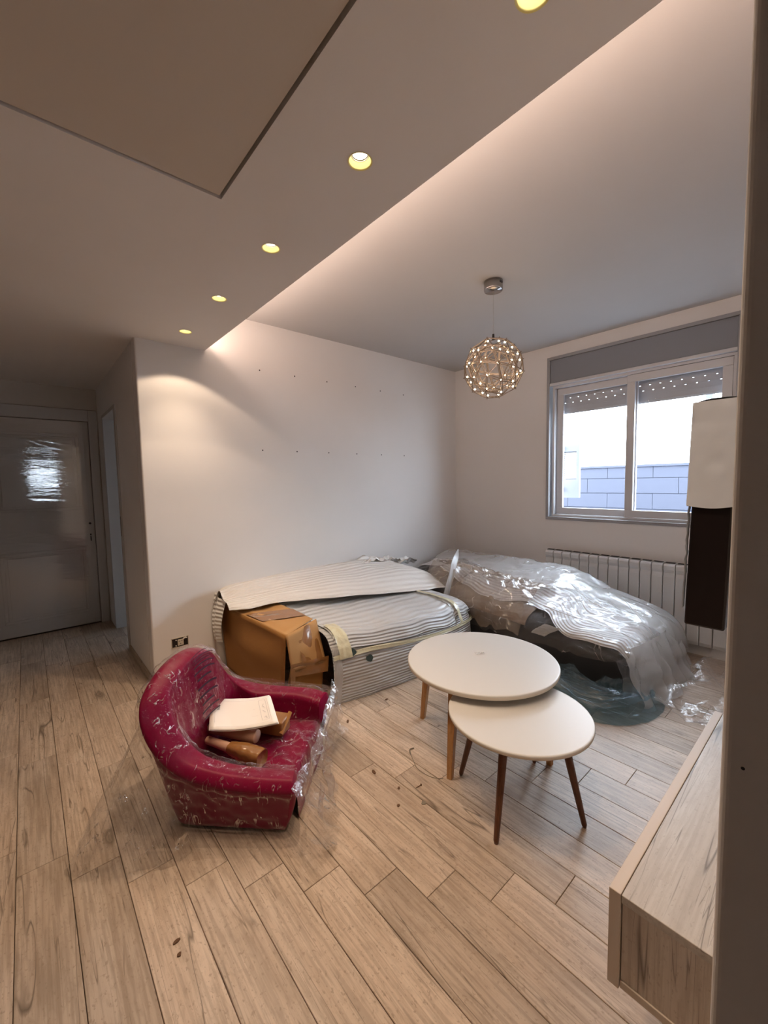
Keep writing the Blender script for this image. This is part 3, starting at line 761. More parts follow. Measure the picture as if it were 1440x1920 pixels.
# ------------------------------------------------------------------ wall-hung unit
un = thing('wall_hung_cabinet', 'long bleached-wood low cabinet hung on the near right wall', 'cabinet', (1.43, YE, .28))
UX0, UX1, UY0, UY1, UZ0, UZ1 = .918, 1.947, YE + .0005, .322, .275, .50
MB().box((UX0, UY1 - .024, UZ0), (UX1, UY1, UZ1)).build('front_panel', [M['unit_e']], un, bevel=.0015)
MB().box((UX0, UY0, UZ1 - .019), (UX1, UY1 - .0255, UZ1)).build('top_panel', M['unit_x'], un, bevel=.0015)
MB().box((UX0 + .002, UY0, UZ0 + .004), (UX1, UY1 - .0255, UZ0 + .022)).build('bottom_panel', M['unit_e'], un, bevel=.0015)
MB().box((UX0 + .005, UY0, UZ0 + .023), (UX0 + .022, UY1 - .0265, UZ1 - .020)).build('side_panel', M['unit_z'], un)
MB().box((UX1 - .022, UY0, UZ0 + .023), (UX1 - .005, UY1 - .0265, UZ1 - .020)).build('side_panel', M['unit_z'], un)
MB().box((UX0 + .023, UY0, UZ0 + .023), (UX1 - .023, UY0 + .006, UZ1 - .020)).build('back_panel', M['unit_z'], un)
# small dark screw hole mark on the wall end beside it
# ------------------------------------------------------------------ nest of tables
def round_top(c, r, z, t, parent):
    prof = [(r - .010, -t), (r - .003, -t + .003), (r, -t * .55), (r, -.003), (r - .002, 0), (r - .008, 0), (.0005, 0)]
    MB().lathe(prof, (c[0], c[1], z), 96, cap0=True).build('tabletop', [M['lacquer']], parent, smooth=True)
    MB().lathe([(r - .009, -t - .0008), (r - .0015, -t + .002), (r + .0005, -t * .5), (r + .0005, -.005)], (c[0], c[1], z), 96).build('edge_band', M['edge'], parent, smooth=True)
def sq_leg(foot, top, a, b, z1):
    fx, fy = foot; tx, ty = top; d = Vector((tx - fx, ty - fy, 0)).normalized(); p = Vector((-d.y, d.x, 0))
    vs = []
    for (cx, cy, s, z) in ((fx, fy, a, 0), (tx, ty, b, z1)):
        for e, g in ((-1, -1), (1, -1), (1, 1), (-1, 1)):
            q = Vector((cx, cy, z)) + d * e * s + p * g * s; vs.append(tuple(q))
    return MB().hexa(vs)
C1 = (1.770, 1.272); Z1 = .455
t1 = thing('coffee_table', 'taller round white coffee table on square light oak legs', 'table', (C1[0], C1[1], 0), 'pair of nesting round tables')
round_top(C1, .388, Z1, .022, t1)
for fx, fy in ((1.696, 1.633), (1.429, 1.203), (1.862, .934), (2.111, 1.365)):
    cx, cy = 1.770, 1.284; tx, ty = cx + (fx - cx) * .86, cy + (fy - cy) * .86
    if fy < 1: tx, ty = 1.862, .952
    sq_leg((fx, fy), (tx, ty), .0125, .016 if fy < 1 else .021, Z1 - .023).build('leg', M['oak'], t1, bevel=.002)
MB().box((1.60, 1.26, Z1 - .045), (1.94, 1.30, Z1 - .0235)).box((1.75, 1.11, Z1 - .045), (1.79, 1.45, Z1 - .0235)).build('cross_rail', M['oak'], t1)
C2 = (1.550, .922); Z2 = .400
t2 = thing('coffee_table', 'lower round white table on round dark walnut legs, tucked under the taller one', 'table', (C2[0], C2[1], 0), 'pair of nesting round tables')
round_top(C2, .298, Z2, .018, t2)
for fx, fy in ((1.483, 1.182), (1.286, .856), (1.613, .661), (1.818, .991)):
    cx, cy = C2; tx, ty = cx + (fx - cx) * .66, cy + (fy - cy) * .66
    MB().tube([(fx, fy, 0), (fx + (tx - fx) * .02, fy + (ty - fy) * .02, .012), (fx + (tx - fx) * .5, fy + (ty - fy) * .5, .19), (tx, ty, Z2 - .0195)], [.007, .0105, .0145, .0185], 20).build('leg', M['walnut'], t2, smooth=True)
    MB().lathe([(.026, -.0295), (.026, -.0195)], (tx, ty, Z2), 20, cap0=True, cap1=True).build('leg_plate', M['metal'], t2)
# crumpled scrap on the big table
def scrap(u, v):
    a = u * .05 - .025; b = v * .032 - .016
    z = Z1 + .001 + .020 * max(0, math.sin(u * PI)) * (1 - v) ** .6 * (.6 + .4 * noise.noise(Vector((u * 5, v * 5, 0)))) + .002
    return Vector((1.815 + a * .8 + b * .3, 1.31 - a * .6 + b * .8, z))
setp(MB().grid(scrap, 12, 8).build('plastic_scrap', M['film_milky'], smooth=True), 'small crumpled clear plastic scrap lying on the taller white table', 'scrap')

# ------------------------------------------------------------------ low magenta armchair
CH = Vector((.746, 1.824, 0)); TH = -.797
CF = Vector((math.cos(TH), math.sin(TH), 0)); CN = Vector((CF.y, -CF.x, 0))   # facing direction; toward the near arm
def cp(u, w, z): return CH + CF * u + CN * w + Vector((0, 0, z))
RIM = [(.285, .325, .235), (.14, .335, .243), (-.02, .340, .262), (-.17, .345, .315), (-.275, .350, .435), (-.325, .315, .545),
       (-.350, .190, .605), (-.352, .03, .628), (-.345, -.13, .585), (-.325, -.235, .480), (-.275, -.300, .375), (-.12, -.325, .318), (.06, -.330, .300), (.20, -.330, .292), (.285, -.322, .275)]
BASE = [(.243, .298), (.12, .300), (-.02, .300), (-.15, .298), (-.215, .285), (-.240, .235), (-.245, .13), (-.245, .0), (-.245, -.13), (-.240, -.235), (-.215, -.285), (-.15, -.298), (.0, -.300), (.12, -.300), (.243, -.298)]
INN = [(.262, .215), (.13, .215), (.0, .215), (-.09, .21), (-.15, .19), (-.18, .15), (-.195, .09), (-.20, .0), (-.195, -.09), (-.18, -.15), (-.15, -.19), (-.09, -.21), (.0, -.215), (.13, -.215), (.262, -.215)]
ROWS = []
for (ru, rw, rz), (bu, bw), (iu, iw) in zip(RIM, BASE, INN):
    b = Vector((bu, bw, 0)); r = Vector((ru, rw, rz)); i = Vector((iu, iw, .165))
    dirn = Vector((iu - ru, iw - rw, 0)); ln = dirn.length; dirn = dirn.normalized()
    th = .112
    o1 = b.lerp(r, .35) + Vector((0, 0, 0)); o2 = b.lerp(r, .75) - dirn * .004
    ru_ = max(rz - .165, .05)
    t0 = r + Vector((0, 0, -.035)) - dirn * .006; t1_ = r + Vector((0, 0, -.006)) + dirn * .014; t2_ = r + Vector((0, 0, 0)) + dirn * .040; t3_ = r + Vector((0, 0, -.012)) + dirn * (th - .012); t4_ = r + Vector((0, 0, -.05)) + dirn * th
    m1 = t4_.lerp(i, .45) + Vector((0, 0, -.012)); m2 = t4_.lerp(i, .85) + Vector((0, 0, -.012))
    row = [b + Vector((0, 0, .012)) - Vector((b.x, b.y, 0)).normalized() * .01, b + Vector((0, 0, .03)), o1, o2, t0, t1_, t2_, t3_, t4_, m1, m2, i - Vector((0, 0, .02))]
    ROWS.append([cp(p.x, p.y, p.z) for p in row])
chs = surf(ROWS)
ac = thing('armchair', 'low magenta bucket armchair wrapped in clear film', 'armchair', (CH.x, CH.y, 0))
NU, NV = 84, 44
body = MB().grid(chs, NU, NV)
# close the two arm fronts with bulged caps
for uu, sgn in ((0, 1), (1, -1)):
    ringp = [chs(uu, j / NV) for j in range(NV + 1)]
    cen = sum(ringp, Vector()) / len(ringp)
    n0 = len(body.v); k_rings = 5
    for q in range(k_rings + 1):
        f = q / k_rings
        for p in ringp:
            body.v.append(tuple(p.lerp(cen, f * .98) + CF * (.020 * math.sin(min(1, f * 1.6) * PI / 2))))
    for q in range(k_rings):
        for j in range(NV):
            a = n0 + q * (NV + 1) + j
            body.f.append((a, a + 1, a + NV + 2, a + NV + 1) if sgn > 0 else (a, a + NV + 1, a + NV + 2, a + 1)); body.mi.append(0)
body.uv = {}
body.build('shell', M['magenta'], ac, smooth=True)
# seat cushion with rounded front
def seat(u, v):
    uu = -.20 + .50 * u; ww = -.225 + .45 * v
    dome = .018 * (1 - (2 * v - 1) ** 2) * (1 - (2 * u - 1) ** 4)
    z = .165 + dome; f = 0
    if u > .88: z -= .155 * ((u - .88) / .12) ** 2; uu = -.20 + .50 * .88 + .035 * math.sin((u - .88) / .12 * PI / 2)
    return cp(uu, ww, z)
MB().grid(seat, 40, 20).build('seat', M['magenta'], ac, smooth=True)
fm = MB(); vs = [cp(a, b, z) for z in (.001, .03) for a, b in ((-.2, -.25), (.235, -.25), (.235, .25), (-.2, .25))]
fm.hexa([tuple(v) for v in vs]).build('base_frame', M['black'], ac)

# film tight over the shell
def crinkle(p, a=.006, s=9.0):
    q = Vector((p.x * s, p.y * s, p.z * s))
    return a * (ridged(q) * .6 + .5 * ridged(q * 2.3 + Vector((7, 3, 1))))
def chfilm(u, v):
    vv = .16 + .80 * v
    p = chs(u, vv); n = nrm(chs, u, vv)
    c = cp(-.02, 0, .2)
    if vv < .5 and n.dot(p - c) < 0: n = -n
    if vv >= .5 and n.z < 0 and n.dot(c + Vector((0, 0, .4)) - p) < 0: n = -n
    if n.dot(cp(0, 0, 1.1) - p) < 0 and vv > .62: n = -n
    return p + n * (.010 + abs(crinkle(p, .007)))
# outward normal sign check once
s0 = nrm(chs, .5, .25); outw = 1 if s0.dot(chs(.5, .25) - cp(0, 0, .25)) > 0 else -1
def chfilm(u, v):
    vv = .10 + .87 * v
    p = chs(u, vv); n = nrm(chs, u, vv) * outw
    return p + n * (.009 + abs(crinkle(p, .008)) + .004 * noise.noise(p * 30))
cf = thing('film_cover', 'clear crinkled plastic film draped over the magenta armchair', 'plastic film', (CH.x, CH.y, 0))
MB().grid(chfilm, 200, 110).build('tight_film', M['film_chair'], cf, smooth=True)
def seatfilm(u, v):
    p = seat(u * .985, .02 + .96 * v)
    q = p * 9
    return p + Vector((0, 0, .008 + .020 * abs(ridged(q)) * (.3 + .7 * u) + .006 * ridged(q * 2.4))) + CF * (.012 if u > .9 else 0)
MB().grid(seatfilm, 90, 80).build('seat_film', M['film_chair'], cf, smooth=True)
# film over the seat opening front and loose bunch at the right/front side falling to the floor
def front(u, v):
    w = .37 - .76 * u + .05 * math.sin(v * 3)
    top = .245 + .055 * u - .075 * math.sin(u * PI) ** 2
    s = v
    uo = .30 + .030 * min(1, s * 6) + (.05 + .06 * math.sin(u * 5 + 1)) * s ** 1.3
    fold = .022 * math.sin(w * 52 + 3 * noise.noise(Vector((w * 4, s * 2, 0))) * 3) * min(1, s * 2.2)
    fold += .022 * noise.noise(Vector((w * 9, s * 5, 4)))
    z = top * (1 - s) + .004 + .012 * abs(noise.noise(Vector((w * 8, 0, 7)))) * s
    return cp(uo + fold, w, z)
MB().grid(front, 150, 60).build('loose_front', M['film_skirt'], cf, smooth=True)
def farside(u, v):
    uu = .33 - .62 * u; s = v
    top = .285 + .05 * u
    w = -.345 - (.05 + .06 * math.sin(u * 4)) * s - .02 * noise.noise(Vector((uu * 8, s * 4, 2)))
    fold = .018 * math.sin(uu * 60 + 4 * noise.noise(Vector((uu * 5, s * 2, 9)))) * min(1, s * 2)
    return cp(uu, w + fold, top * (1 - s) + .004)
MB().grid(farside, 110, 40).build('loose_side', M['film_skirt'], cf, smooth=True)
# clear skirt spread toward the left, thin folds down to the floor
def skirt(u, v):
    a = .17 + .42 * u      # along rim param (back part)
    p = chs(a, .30); bpt = chs(a, .0)
    d = (bpt - cp(0, 0, 0)); d.z = 0; d.normalize()
    reach = .05 + .20 * math.sin(u * PI) ** .7
    q = p + d * (.02 + reach * v ** .8); q.z = p.z * (1 - v ** .7) + .005
    f = .016 * math.sin(u * 46 + 3 * noise.noise(Vector((u * 6, v * 2, 1)))) * min(1, v * 2)
    t = Vector((-d.y, d.x, 0))
    return q + d * f + t * .02 * noise.noise(Vector((u * 7, v * 3, 5)))
MB().grid(skirt, 120, 40).build('loose_skirt', M['film_chair'], cf, smooth=True)
# printed warning block on the film at the backrest: thin dark lines and a small round mark
def onback(u, v): return chfilm(u, v)
def backpt(a, b):   # a across (rim param), b down (profile param)
    u = a; vv = b
    p = chs(u, vv); n = nrm(chs, u, vv) * outw
    return p + n * .024
for k in range(13):
    b0 = .66 + .0165 * k
    a0 = .455 + .004 * math.sin(k * 2.3); a1 = .535 + (.012 if k % 3 else -.012)
    n_ = 8; pm = MB()
    for i in range(n_):
        u0, u1 = a0 + (a1 - a0) * i / n_, a0 + (a1 - a0) * (i + 1) / n_
        q = [backpt(u0, b0), backpt(u1, b0), backpt(u1, b0 + .004), backpt(u0, b0 + .004)]
        pm.add(q, [(0, 1, 2, 3)])
    pm.build('printed_line', M['print'], cf)
pr = MB(); cc = (.555, .635)
for k in range(20):
    t0, t1__ = 2 * PI * k / 20, 2 * PI * (k + 1) / 20
    q = [backpt(cc[0] + r * .30 * math.cos(t) * .6, cc[1] + r * math.sin(t)) for r, t in ((.020, t0), (.020, t1__), (.013, t1__), (.013, t0))]
    pr.add(q, [(0, 1, 2, 3)])
pr.build('round_mark', M['ink'], cf)

# ------------------------------------------------------------------ parcels and leaflet on the seat
def frame_tube(mb, a, b, ra, rb, n=20, sq=0.0):
    mb.tube([a, Vector(a).lerp(Vector(b), .02), Vector(a).lerp(Vector(b), .5), Vector(a).lerp(Vector(b), .98), b], [ra * .93, ra, (ra + rb) / 2, rb, rb * .93], n)
tb = thing('paper_tube', 'front taped parcel, a slim pinkish tube ending in brown tape, on the chair seat', 'parcel', (.60, 1.75, .2), 'parcels on the magenta chair')
A_ = Vector((.560, 1.908, .235)); B_ = Vector((.690, 1.640, .225))
m = MB(); frame_tube(m, A_, A_.lerp(B_, .52), .017, .021); m.build('tube', M['kraft'], tb, smooth=True)
def taped(u, v):
    P_ = A_.lerp(B_, .45 + .60 * u); d = (B_ - A_).normalized(); a = d.cross(Vector((0, 0, 1))).normalized(); b = a.cross(d)
    t = v * 2 * PI; r = (.024 + .013 * min(1, u * 2.2)) * (1 + .07 * noise.noise(Vector((u * 9, math.cos(t) * 2, math.sin(t) * 2))))
    sq = 1 / max(abs(math.cos(t)), abs(math.sin(t))) ** .5
    if u > .97: r *= .97
    return P_ + a * (r * sq * math.cos(t)) + b * (r * sq * math.sin(t) * .95)
m = MB().grid(taped, 26, 28)
cen = len(m.v); m.v.append(tuple(A_.lerp(B_, 1.055))); last = 26 * 29
for k in range(28): m.f.append((last + k, last + k + 1, cen)); m.mi.append(0)
m.build('taped_end', M['tape'], tb, smooth=True, label='brown glossy taped end')
tb2 = thing('paper_tube', 'pinkish paper tube lying behind the front parcel, half under the leaflet', 'parcel', (.66, 1.85, .2), 'parcels on the magenta chair')
m = MB(); frame_tube(m, (.590, 1.975, .250), (.735, 1.760, .245), .024, .030); m.build('tube', M['kraft'], tb2, smooth=True)
bx = thing('taped_parcel', 'boxy brown taped parcel sticking out right of the leaflet', 'parcel', (.82, 1.72, .2), 'parcels on the magenta chair')
v0 = Vector((.740, 1.900, .20)); dx = Vector((.105, -.165, 0)); dy = Vector((.070, .045, 0))
vs = [v0, v0 + dx, v0 + dx + dy, v0 + dy]
vs += [q + Vector((0, 0, h)) for q, h in zip(vs, (.070, .072, .080, .078))]
MB().hexa([tuple(v) for v in vs]).build('parcel_body', M['tape'], bx, bevel=.010, seg=3)
MB().tube([vs[1] + Vector((-.004, .004, .02)), vs[6] + Vector((0, 0, .002))], .010, 8).build('paper_twist', M['card'], bx)

lf = thing('leaflet', 'white leaflet sheets with line drawing on top of the parcels', 'leaflet', (.76, 1.95, .29))
PA, PB, PC_, PD = Vector((.654, 2.123, .300)), Vector((.878, 1.930, .300)), Vector((.800, 1.682, .297)), Vector((.560, 1.866, .286))
def sheet(dz, sh):
    def fn(u, v):
        p = PA.lerp(PB, u).lerp(PD.lerp(PC_, u), v)
        curl = .016 * (abs(u - .45) / .55) ** 2.2 + .006 * noise.noise(Vector((u * 2, v * 2, dz * 300)))
        return p + Vector((sh, -sh * .6, dz + curl))
    return fn
for k, (dz, sh) in enumerate(((0, .005), (.0022, -.003), (.0044, .003), (.0066, 0))):
    MB().grid(sheet(dz, sh), 14, 10).build('page', M['paper'], lf, smooth=True, solid=.0012)
top = sheet(.0066 + .0014, 0)
dr = MB()
def seg(a, b, w=.0010, mb=None, dz=0):
    a = top(*a); b = top(*b); d = (b - a); 
    if d.length < 1e-6: return
    s = d.normalized().cross(Vector((0, 0, 1))) * w
    z = Vector((0, 0, .0006 + dz)); (mb or dr).add([a - s + z, a + s + z, b + s + z, b - s + z], [(0, 1, 2, 3)])
def poly(ps, **k):
    for a, b in zip(ps[:-1], ps[1:]):
        n_ = 4
        for i in range(n_): seg((a[0] + (b[0] - a[0]) * i / n_, a[1] + (b[1] - a[1]) * i / n_), (a[0] + (b[0] - a[0]) * (i + 1) / n_, a[1] + (b[1] - a[1]) * (i + 1) / n_), **k)
poly([(.07, .12), (.93, .12), (.93, .92), (.07, .92), (.07, .12)], w=.0005)
poly([(.79, .17), (.90, .17), (.90, .84), (.79, .84), (.79, .17)], w=.0007)
for c in ((.80, .36), ): pass
poly([(.86, .32), (.84, .38), (.87, .44)], w=.001); poly([(.83, .52), (.87, .60)], w=.001); poly([(.83, .76), (.86, .72), (.87, .80)], w=.001)
# chair-and-seat outline drawing
poly([(.36, .78), (.38, .55), (.43, .40), (.47, .34), (.52, .42), (.55, .62), (.50, .70), (.42, .82)], w=.0007)
poly([(.47, .34), (.58, .38), (.62, .58), (.55, .62)], w=.0007); poly([(.62, .46), (.72, .44)], w=.0005); poly([(.60, .64), (.74, .66)], w=.0005)
dr.build('line_drawing', M['inkl'], lf)
# heading word printed along the short side
cu = bpy.data.curves.new('heading', 'FONT'); cu.body = 'Aanro'; cu.size = .020; cu.extrude = .0002; cu.align_x = 'CENTER'; cu.align_y = 'CENTER'
tmp = bpy.data.objects.new('heading_curve', cu); COL.objects.link(tmp); bpy.context.view_layer.update()
hme = bpy.data.meshes.new_from_object(tmp.evaluated_get(bpy.context.evaluated_depsgraph_get())); bpy.data.objects.remove(tmp)
ho = bpy.data.objects.new('heading', hme); COL.objects.link(ho); hme.materials.clear(); hme.materials.append(M['ink']); ho.parent = lf
ctr = top(.125, .32); ex = (top(.125, .15) - top(.125, .5)).normalized(); ez = Vector((0, 0, 1)); ez = (ez - ex * ez.dot(ex)).normalized(); ey = ez.cross(ex)
ho.matrix_local = Matrix.Translation(ctr + Vector((0, 0, .0016)) - lf.location) @ Matrix((ex, ey, ez)).transposed().to_4x4()

# ------------------------------------------------------------------ cardboard box over the sofa's end
cb = thing('cardboard_box', 'battered brown cardboard box standing against wall at the left end of wrapped sofa', 'cardboard box', (1.2, 2.6, 0))
def face(mb, P4, nu, nv, amp, seed):
    P4 = [Vector(p) for p in P4]; n = (P4[1] - P4[0]).cross(P4[3] - P4[0]).normalized()
    def fn(u, v):
        p = P4[0].lerp(P4[1], u).lerp(P4[3].lerp(P4[2], u), v)
        e = min(u, 1 - u, v, 1 - v) * 4
        return p + n * amp * noise.noise(Vector((u * 2.6, v * 2.6, seed))) * min(1, e)
    mb.grid(fn, nu, nv); return fn
K = dict(a0=(1.095, 3.13, 0), a1=(1.105, 2.24, 0), b1=(1.40, 2.245, 0), b0=(1.40, 3.13, 0),
         A0=(1.060, 3.13, .50), A1=(1.112, 2.185, .50), B1=(1.365, 2.30, .515), B0=(1.36, 3.13, .52))
m = MB(); face(m, (K['a0'], K['a1'], K['A1'], K['A0']), 20, 16, .03, 1); m.build('side', M['card'], cb, smooth=True, solid=.005)
m = MB(); face(m, (K['A0'], K['A1'], K['B1'], K['B0']), 16, 16, .015, 2); m.build('top_flap', M['card2'], cb, smooth=True, solid=.005)
mid1, mid0 = (1.20, 2.150, .30), (1.19, 2.20, .02)
m = MB(); face(m, (K['a1'], (1.34, 2.19, .0), (1.36, 2.17, .30), (1.125, 2.165, .30)), 16, 10, .02, 3)
m.build('front_flap', M['card'], cb, smooth=True, solid=.005)
m = MB(); face(m, ((1.128, 2.160, .28), (1.36, 2.15, .285), (1.375, 2.275, .52), (1.110, 2.182, .505)), 16, 10, .02, 5)
m.build('front_flap', M['card2'], cb, smooth=True, solid=.005)
m = MB(); face(m, ((1.118, 2.163, .25), (1.365, 2.135, .22), (1.385, 2.150, .31), (1.122, 2.155, .33)), 20, 8, .02, 7)
m.build('tape_band', M['tape'], cb, smooth=True)
m = MB(); face(m, ((1.20, 2.157, .30), (1.345, 2.150, .29), (1.352, 2.262, .51), (1.20, 2.212, .512)), 12, 12, .012, 8)
m.build('tape_patch', M['tape'], cb, smooth=True)
m = MB(); face(m, ((1.09, 2.72, .512), (1.112, 2.50, .511), (1.36, 2.38, .523), (1.36, 2.56, .527)), 10, 8, .006, 9)
m.build('tape_strip', M['tape'], cb, smooth=True)
m = MB(); face(m, ((1.118, 2.158, .03), (1.15, 2.16, .03), (1.15, 2.155, .30), (1.12, 2.158, .30)), 4, 10, .003, 11)
m.build('tape_strip', M['tape'], cb, smooth=True)

# ------------------------------------------------------------------ wrapped sofa along the back wall
sf1 = thing('wrapped_sofa', 'sofa along the back wall wrapped in ribbed foam sheet and clear tape', 'sofa', (2.0, 2.6, 0))
def prof1(x, yf, zt, zs, zb):
    return [(x, yf + .015, .004), (x, yf, .09), (x, yf - .012, .20), (x, yf - .004, zt), (x, yf + .02, zt + .07), (x, yf + .10, zs), (x, 2.42, zs + .015), (x, 2.70, zs + .035), (x, 2.92, zb), (x, 3.12, zb + .02)]
S1 = surf([prof1(1.370, 2.085, .30, .445, .565), prof1(1.60, 2.045, .30, .435, .575), prof1(1.86, 2.005, .285, .430, .575), prof1(2.12, 1.985, .275, .425, .575),
           prof1(2.38, 1.980, .275, .430, .57), prof1(2.58, 1.990, .28, .425, .55), [(2.66, 2.06, .01), (2.68, 2.05, .09), (2.68, 2.045, .19), (2.68, 2.05, .27), (2.675, 2.07, .33), (2.66, 2.14, .39), (2.66, 2.42, .40), (2.66, 2.7, .42), (2.66, 2.9, .50), (2.64, 3.10, .53)],
           [(2.66, 2.25, .01), (2.67, 2.25, .06), (2.67, 2.25, .12), (2.67, 2.25, .18), (2.67, 2.26, .22), (2.665, 2.3, .27), (2.66, 2.5, .3), (2.66, 2.7, .3), (2.66, 2.85, .3), (2.64, 3.0, .3)]])
def s1(u, v, off=0.0):
    p = S1(u, v); n = nrm(S1, u, v)
    if n.dot(Vector((2.0, 2.75, .1)) - p) > 0: n = -n
    w = .010 * noise.noise(Vector((p.x * 3.4, p.y * 3, p.z * 5))) + .006 * noise.noise(Vector((p.x * 9, p.y * 7, p.z * 12)))
    # a lifted, bulging piece in the middle of the upper front
    return p + n * (w + off)
MB().grid(lambda u, v: s1(u, v), 150, 90, 1.5, 1.75).build('foam_wrap', M['foam'], sf1, smooth=True)
def patch(fn, u0, u1, v0, v1, off, nu=20, nv=12, wob=.0, shape=None):
    def g(a, b):
        uu = u0 + (u1 - u0) * a; vv = v0 + (v1 - v0) * b
        if shape: uu, vv = shape(a, b, uu, vv)
        return fn(min(max(uu, 0), 1), min(max(vv, 0), 1), off + wob * noise.noise(Vector((a * 6, b * 6, off * 100))))
    return g
# second loose foam layer on the upper front, with lifted lower edge
def shp(a, b, uu, vv): return uu, vv + .035 * noise.noise(Vector((a * 5, 0, 3))) * (1 - b)
MB().grid(patch(s1, .03, .60, .40, .80, .012, wob=.006, shape=shp), 90, 50, .8, .6).build('foam_layer', M['foam'], sf1, smooth=True, label='upper foam layer with a curling lower edge')
MB().grid(patch(s1, .60, .93, .44, .84, .016, wob=.008, shape=shp), 60, 40, .5, .6).build('foam_layer', M['foam'], sf1, smooth=True)
# tape: long horizontal run, one strip across the seat near the right end, ends
MB().grid(patch(s1, .0, .86, .335, .375, .017, wob=.004, shape=lambda a, b, u, v: (u, v + .010 * math.sin(a * 7))), 110, 6).build('tape_run', M['ctape'], sf1, smooth=True, label='clear yellowish tape along the front')
MB().grid(patch(s1, .615, .64, .37, .84, .026, wob=.004, shape=lambda a, b, u, v: (u - .035 * (b ** 1.5) + .012, v)), 6, 60).build('tape_cross', M['ctape'], sf1, smooth=True)
MB().grid(patch(s1, .035, .085, .335, .60, .022, wob=.006), 8, 30).build('tape_end', M['ctape'], sf1, smooth=True)
MB().grid(patch(s1, .0, .045, .02, .45, .012, wob=.006), 8, 30).build('film_end', M['film_milky'], sf1, smooth=True)
# torn openings with the dark upholstery showing
def blob(fn, uc, vc, ru, rv, off, seed, mat, nm, par):
    mb = MB(); n_ = 18; vs = [fn(uc, vc, off)]
    for k in range(n_):
        t = 2 * PI * k / n_; rr = 1 + .45 * noise.noise(Vector((math.cos(t) * 1.3, math.sin(t) * 1.3, seed)))
        vs.append(fn(uc + ru * rr * math.cos(t), vc + rv * rr * math.sin(t), off))
    mb.add(vs, [(0, k + 1, (k + 1) % n_ + 1) for k in range(n_)]); return mb.build(nm, mat, par, smooth=True)
blob(s1, .150, .295, .016, .024, .012, 3, M['green'], 'torn_opening', sf1)
blob(s1, .080, .375, .022, .034, .018, 5, M['green'], 'torn_opening', sf1)
blob(s1, .760, .455, .045, .010, .030, 9, M['slot'], 'torn_opening', sf1)
# white foam sheet draped over the backrest, hanging at the left end over the box
DR = surf([
    [(1.020, 3.160, .30), (1.010, 3.150, .47), (1.035, 3.10, .600), (1.03, 3.00, .600), (1.02, 2.88, .565), (1.01, 2.80, .535)],
    [(1.10, 3.162, .50), (1.10, 3.155, .60), (1.12, 3.08, .640), (1.13, 2.98, .620), (1.13, 2.87, .575), (1.13, 2.74, .535)],
    [(1.30, 3.164, .52), (1.30, 3.155, .615), (1.31, 3.08, .655), (1.32, 2.96, .630), (1.33, 2.84, .585), (1.33, 2.72, .545)],
    [(1.62, 3.164, .53), (1.62, 3.155, .625), (1.62, 3.07, .660), (1.63, 2.94, .640), (1.64, 2.78, .590), (1.64, 2.62, .530)],
    [(2.00, 3.164, .53), (2.00, 3.155, .625), (2.00, 3.06, .665), (2.02, 2.90, .645), (2.04, 2.72, .580), (2.06, 2.53, .500)],
    [(2.34, 3.164, .53), (2.34, 3.150, .620), (2.35, 3.04, .660), (2.37, 2.88, .640), (2.40, 2.66, .575), (2.42, 2.42, .480)],
    [(2.58, 3.160, .50), (2.59, 3.130, .600), (2.61, 3.00, .630), (2.64, 2.82, .620), (2.66, 2.60, .565), (2.68, 2.36, .470)],
    [(2.70, 3.130, .46), (2.72, 3.080, .560), (2.75, 2.95, .590), (2.78, 2.78, .585), (2.79, 2.58, .535), (2.80, 2.38, .450)]])
def dr1(u, v):
    p = DR(u, v)
    w = .016 * math.sin(v * 15 + u * 3 + 2 * noise.noise(Vector((u * 5, v * 2, 0)))) + .010 * noise.noise(Vector((u * 11, v * 5, 3)))
    e = .02 * noise.noise(Vector((u * 16, 0, 8))) * max(0, (v - .9) * 10)
    return p + Vector((0, -e, w * .7 * min(1, (1 - v) * 4 + .3)))
dp = setp(MB().grid(dr1, 150, 60, 1.8, .75).build('foam_sheet', M['foam2'], smooth=True), 'long white ribbed foam sheet thrown over the back of the sofa by the wall', 'foam sheet')
def hang(u, v):
    x = 1.035 - .03 * math.sin(v * PI * .8) + .012 * math.sin(u * 9) + .06 * (1 - v) * u * 0
    y = 3.155 - .21 * u * (1 - .25 * v)
    return Vector((x, y, .590 - (.36 - .05 * u) * v - .03 * u))
MB().grid(hang, 24, 30, .25, .4).build('hanging_end', M['foam2'], dp, smooth=True)
# crumpled foam bits behind, at the wall
for k, (x, y, z, s) in enumerate(((2.44, 3.03, .655, 1.0), (2.66, 3.03, .625, .9), (2.86, 3.0, .60, .9))):
    def cru(u, v, x=x, y=y, z=z, s=s, k=k):
        a = (u - .5) * .30 * s; b = (v - .5) * .16 * s
        h = .055 * s * (1 - (2 * u - 1) ** 2) * (.5 + .5 * math.sin(v * 8 + k)) + .03 * noise.noise(Vector((u * 6, v * 6, k)))
        return Vector((x + a, min(y + b, YA - .006), z + h - .02))
    setp(MB().grid(cru, 26, 18, .3, .2).build('foam_scrap', M['foam2'], smooth=True), ['crumpled foam piece nearest the box side, above the draped sheet by the wall', 'middle crumpled foam piece by the wall behind the sofa', 'crumpled foam piece in the corner between both sofas'][k], 'foam scrap', 'foam scraps by the wall')

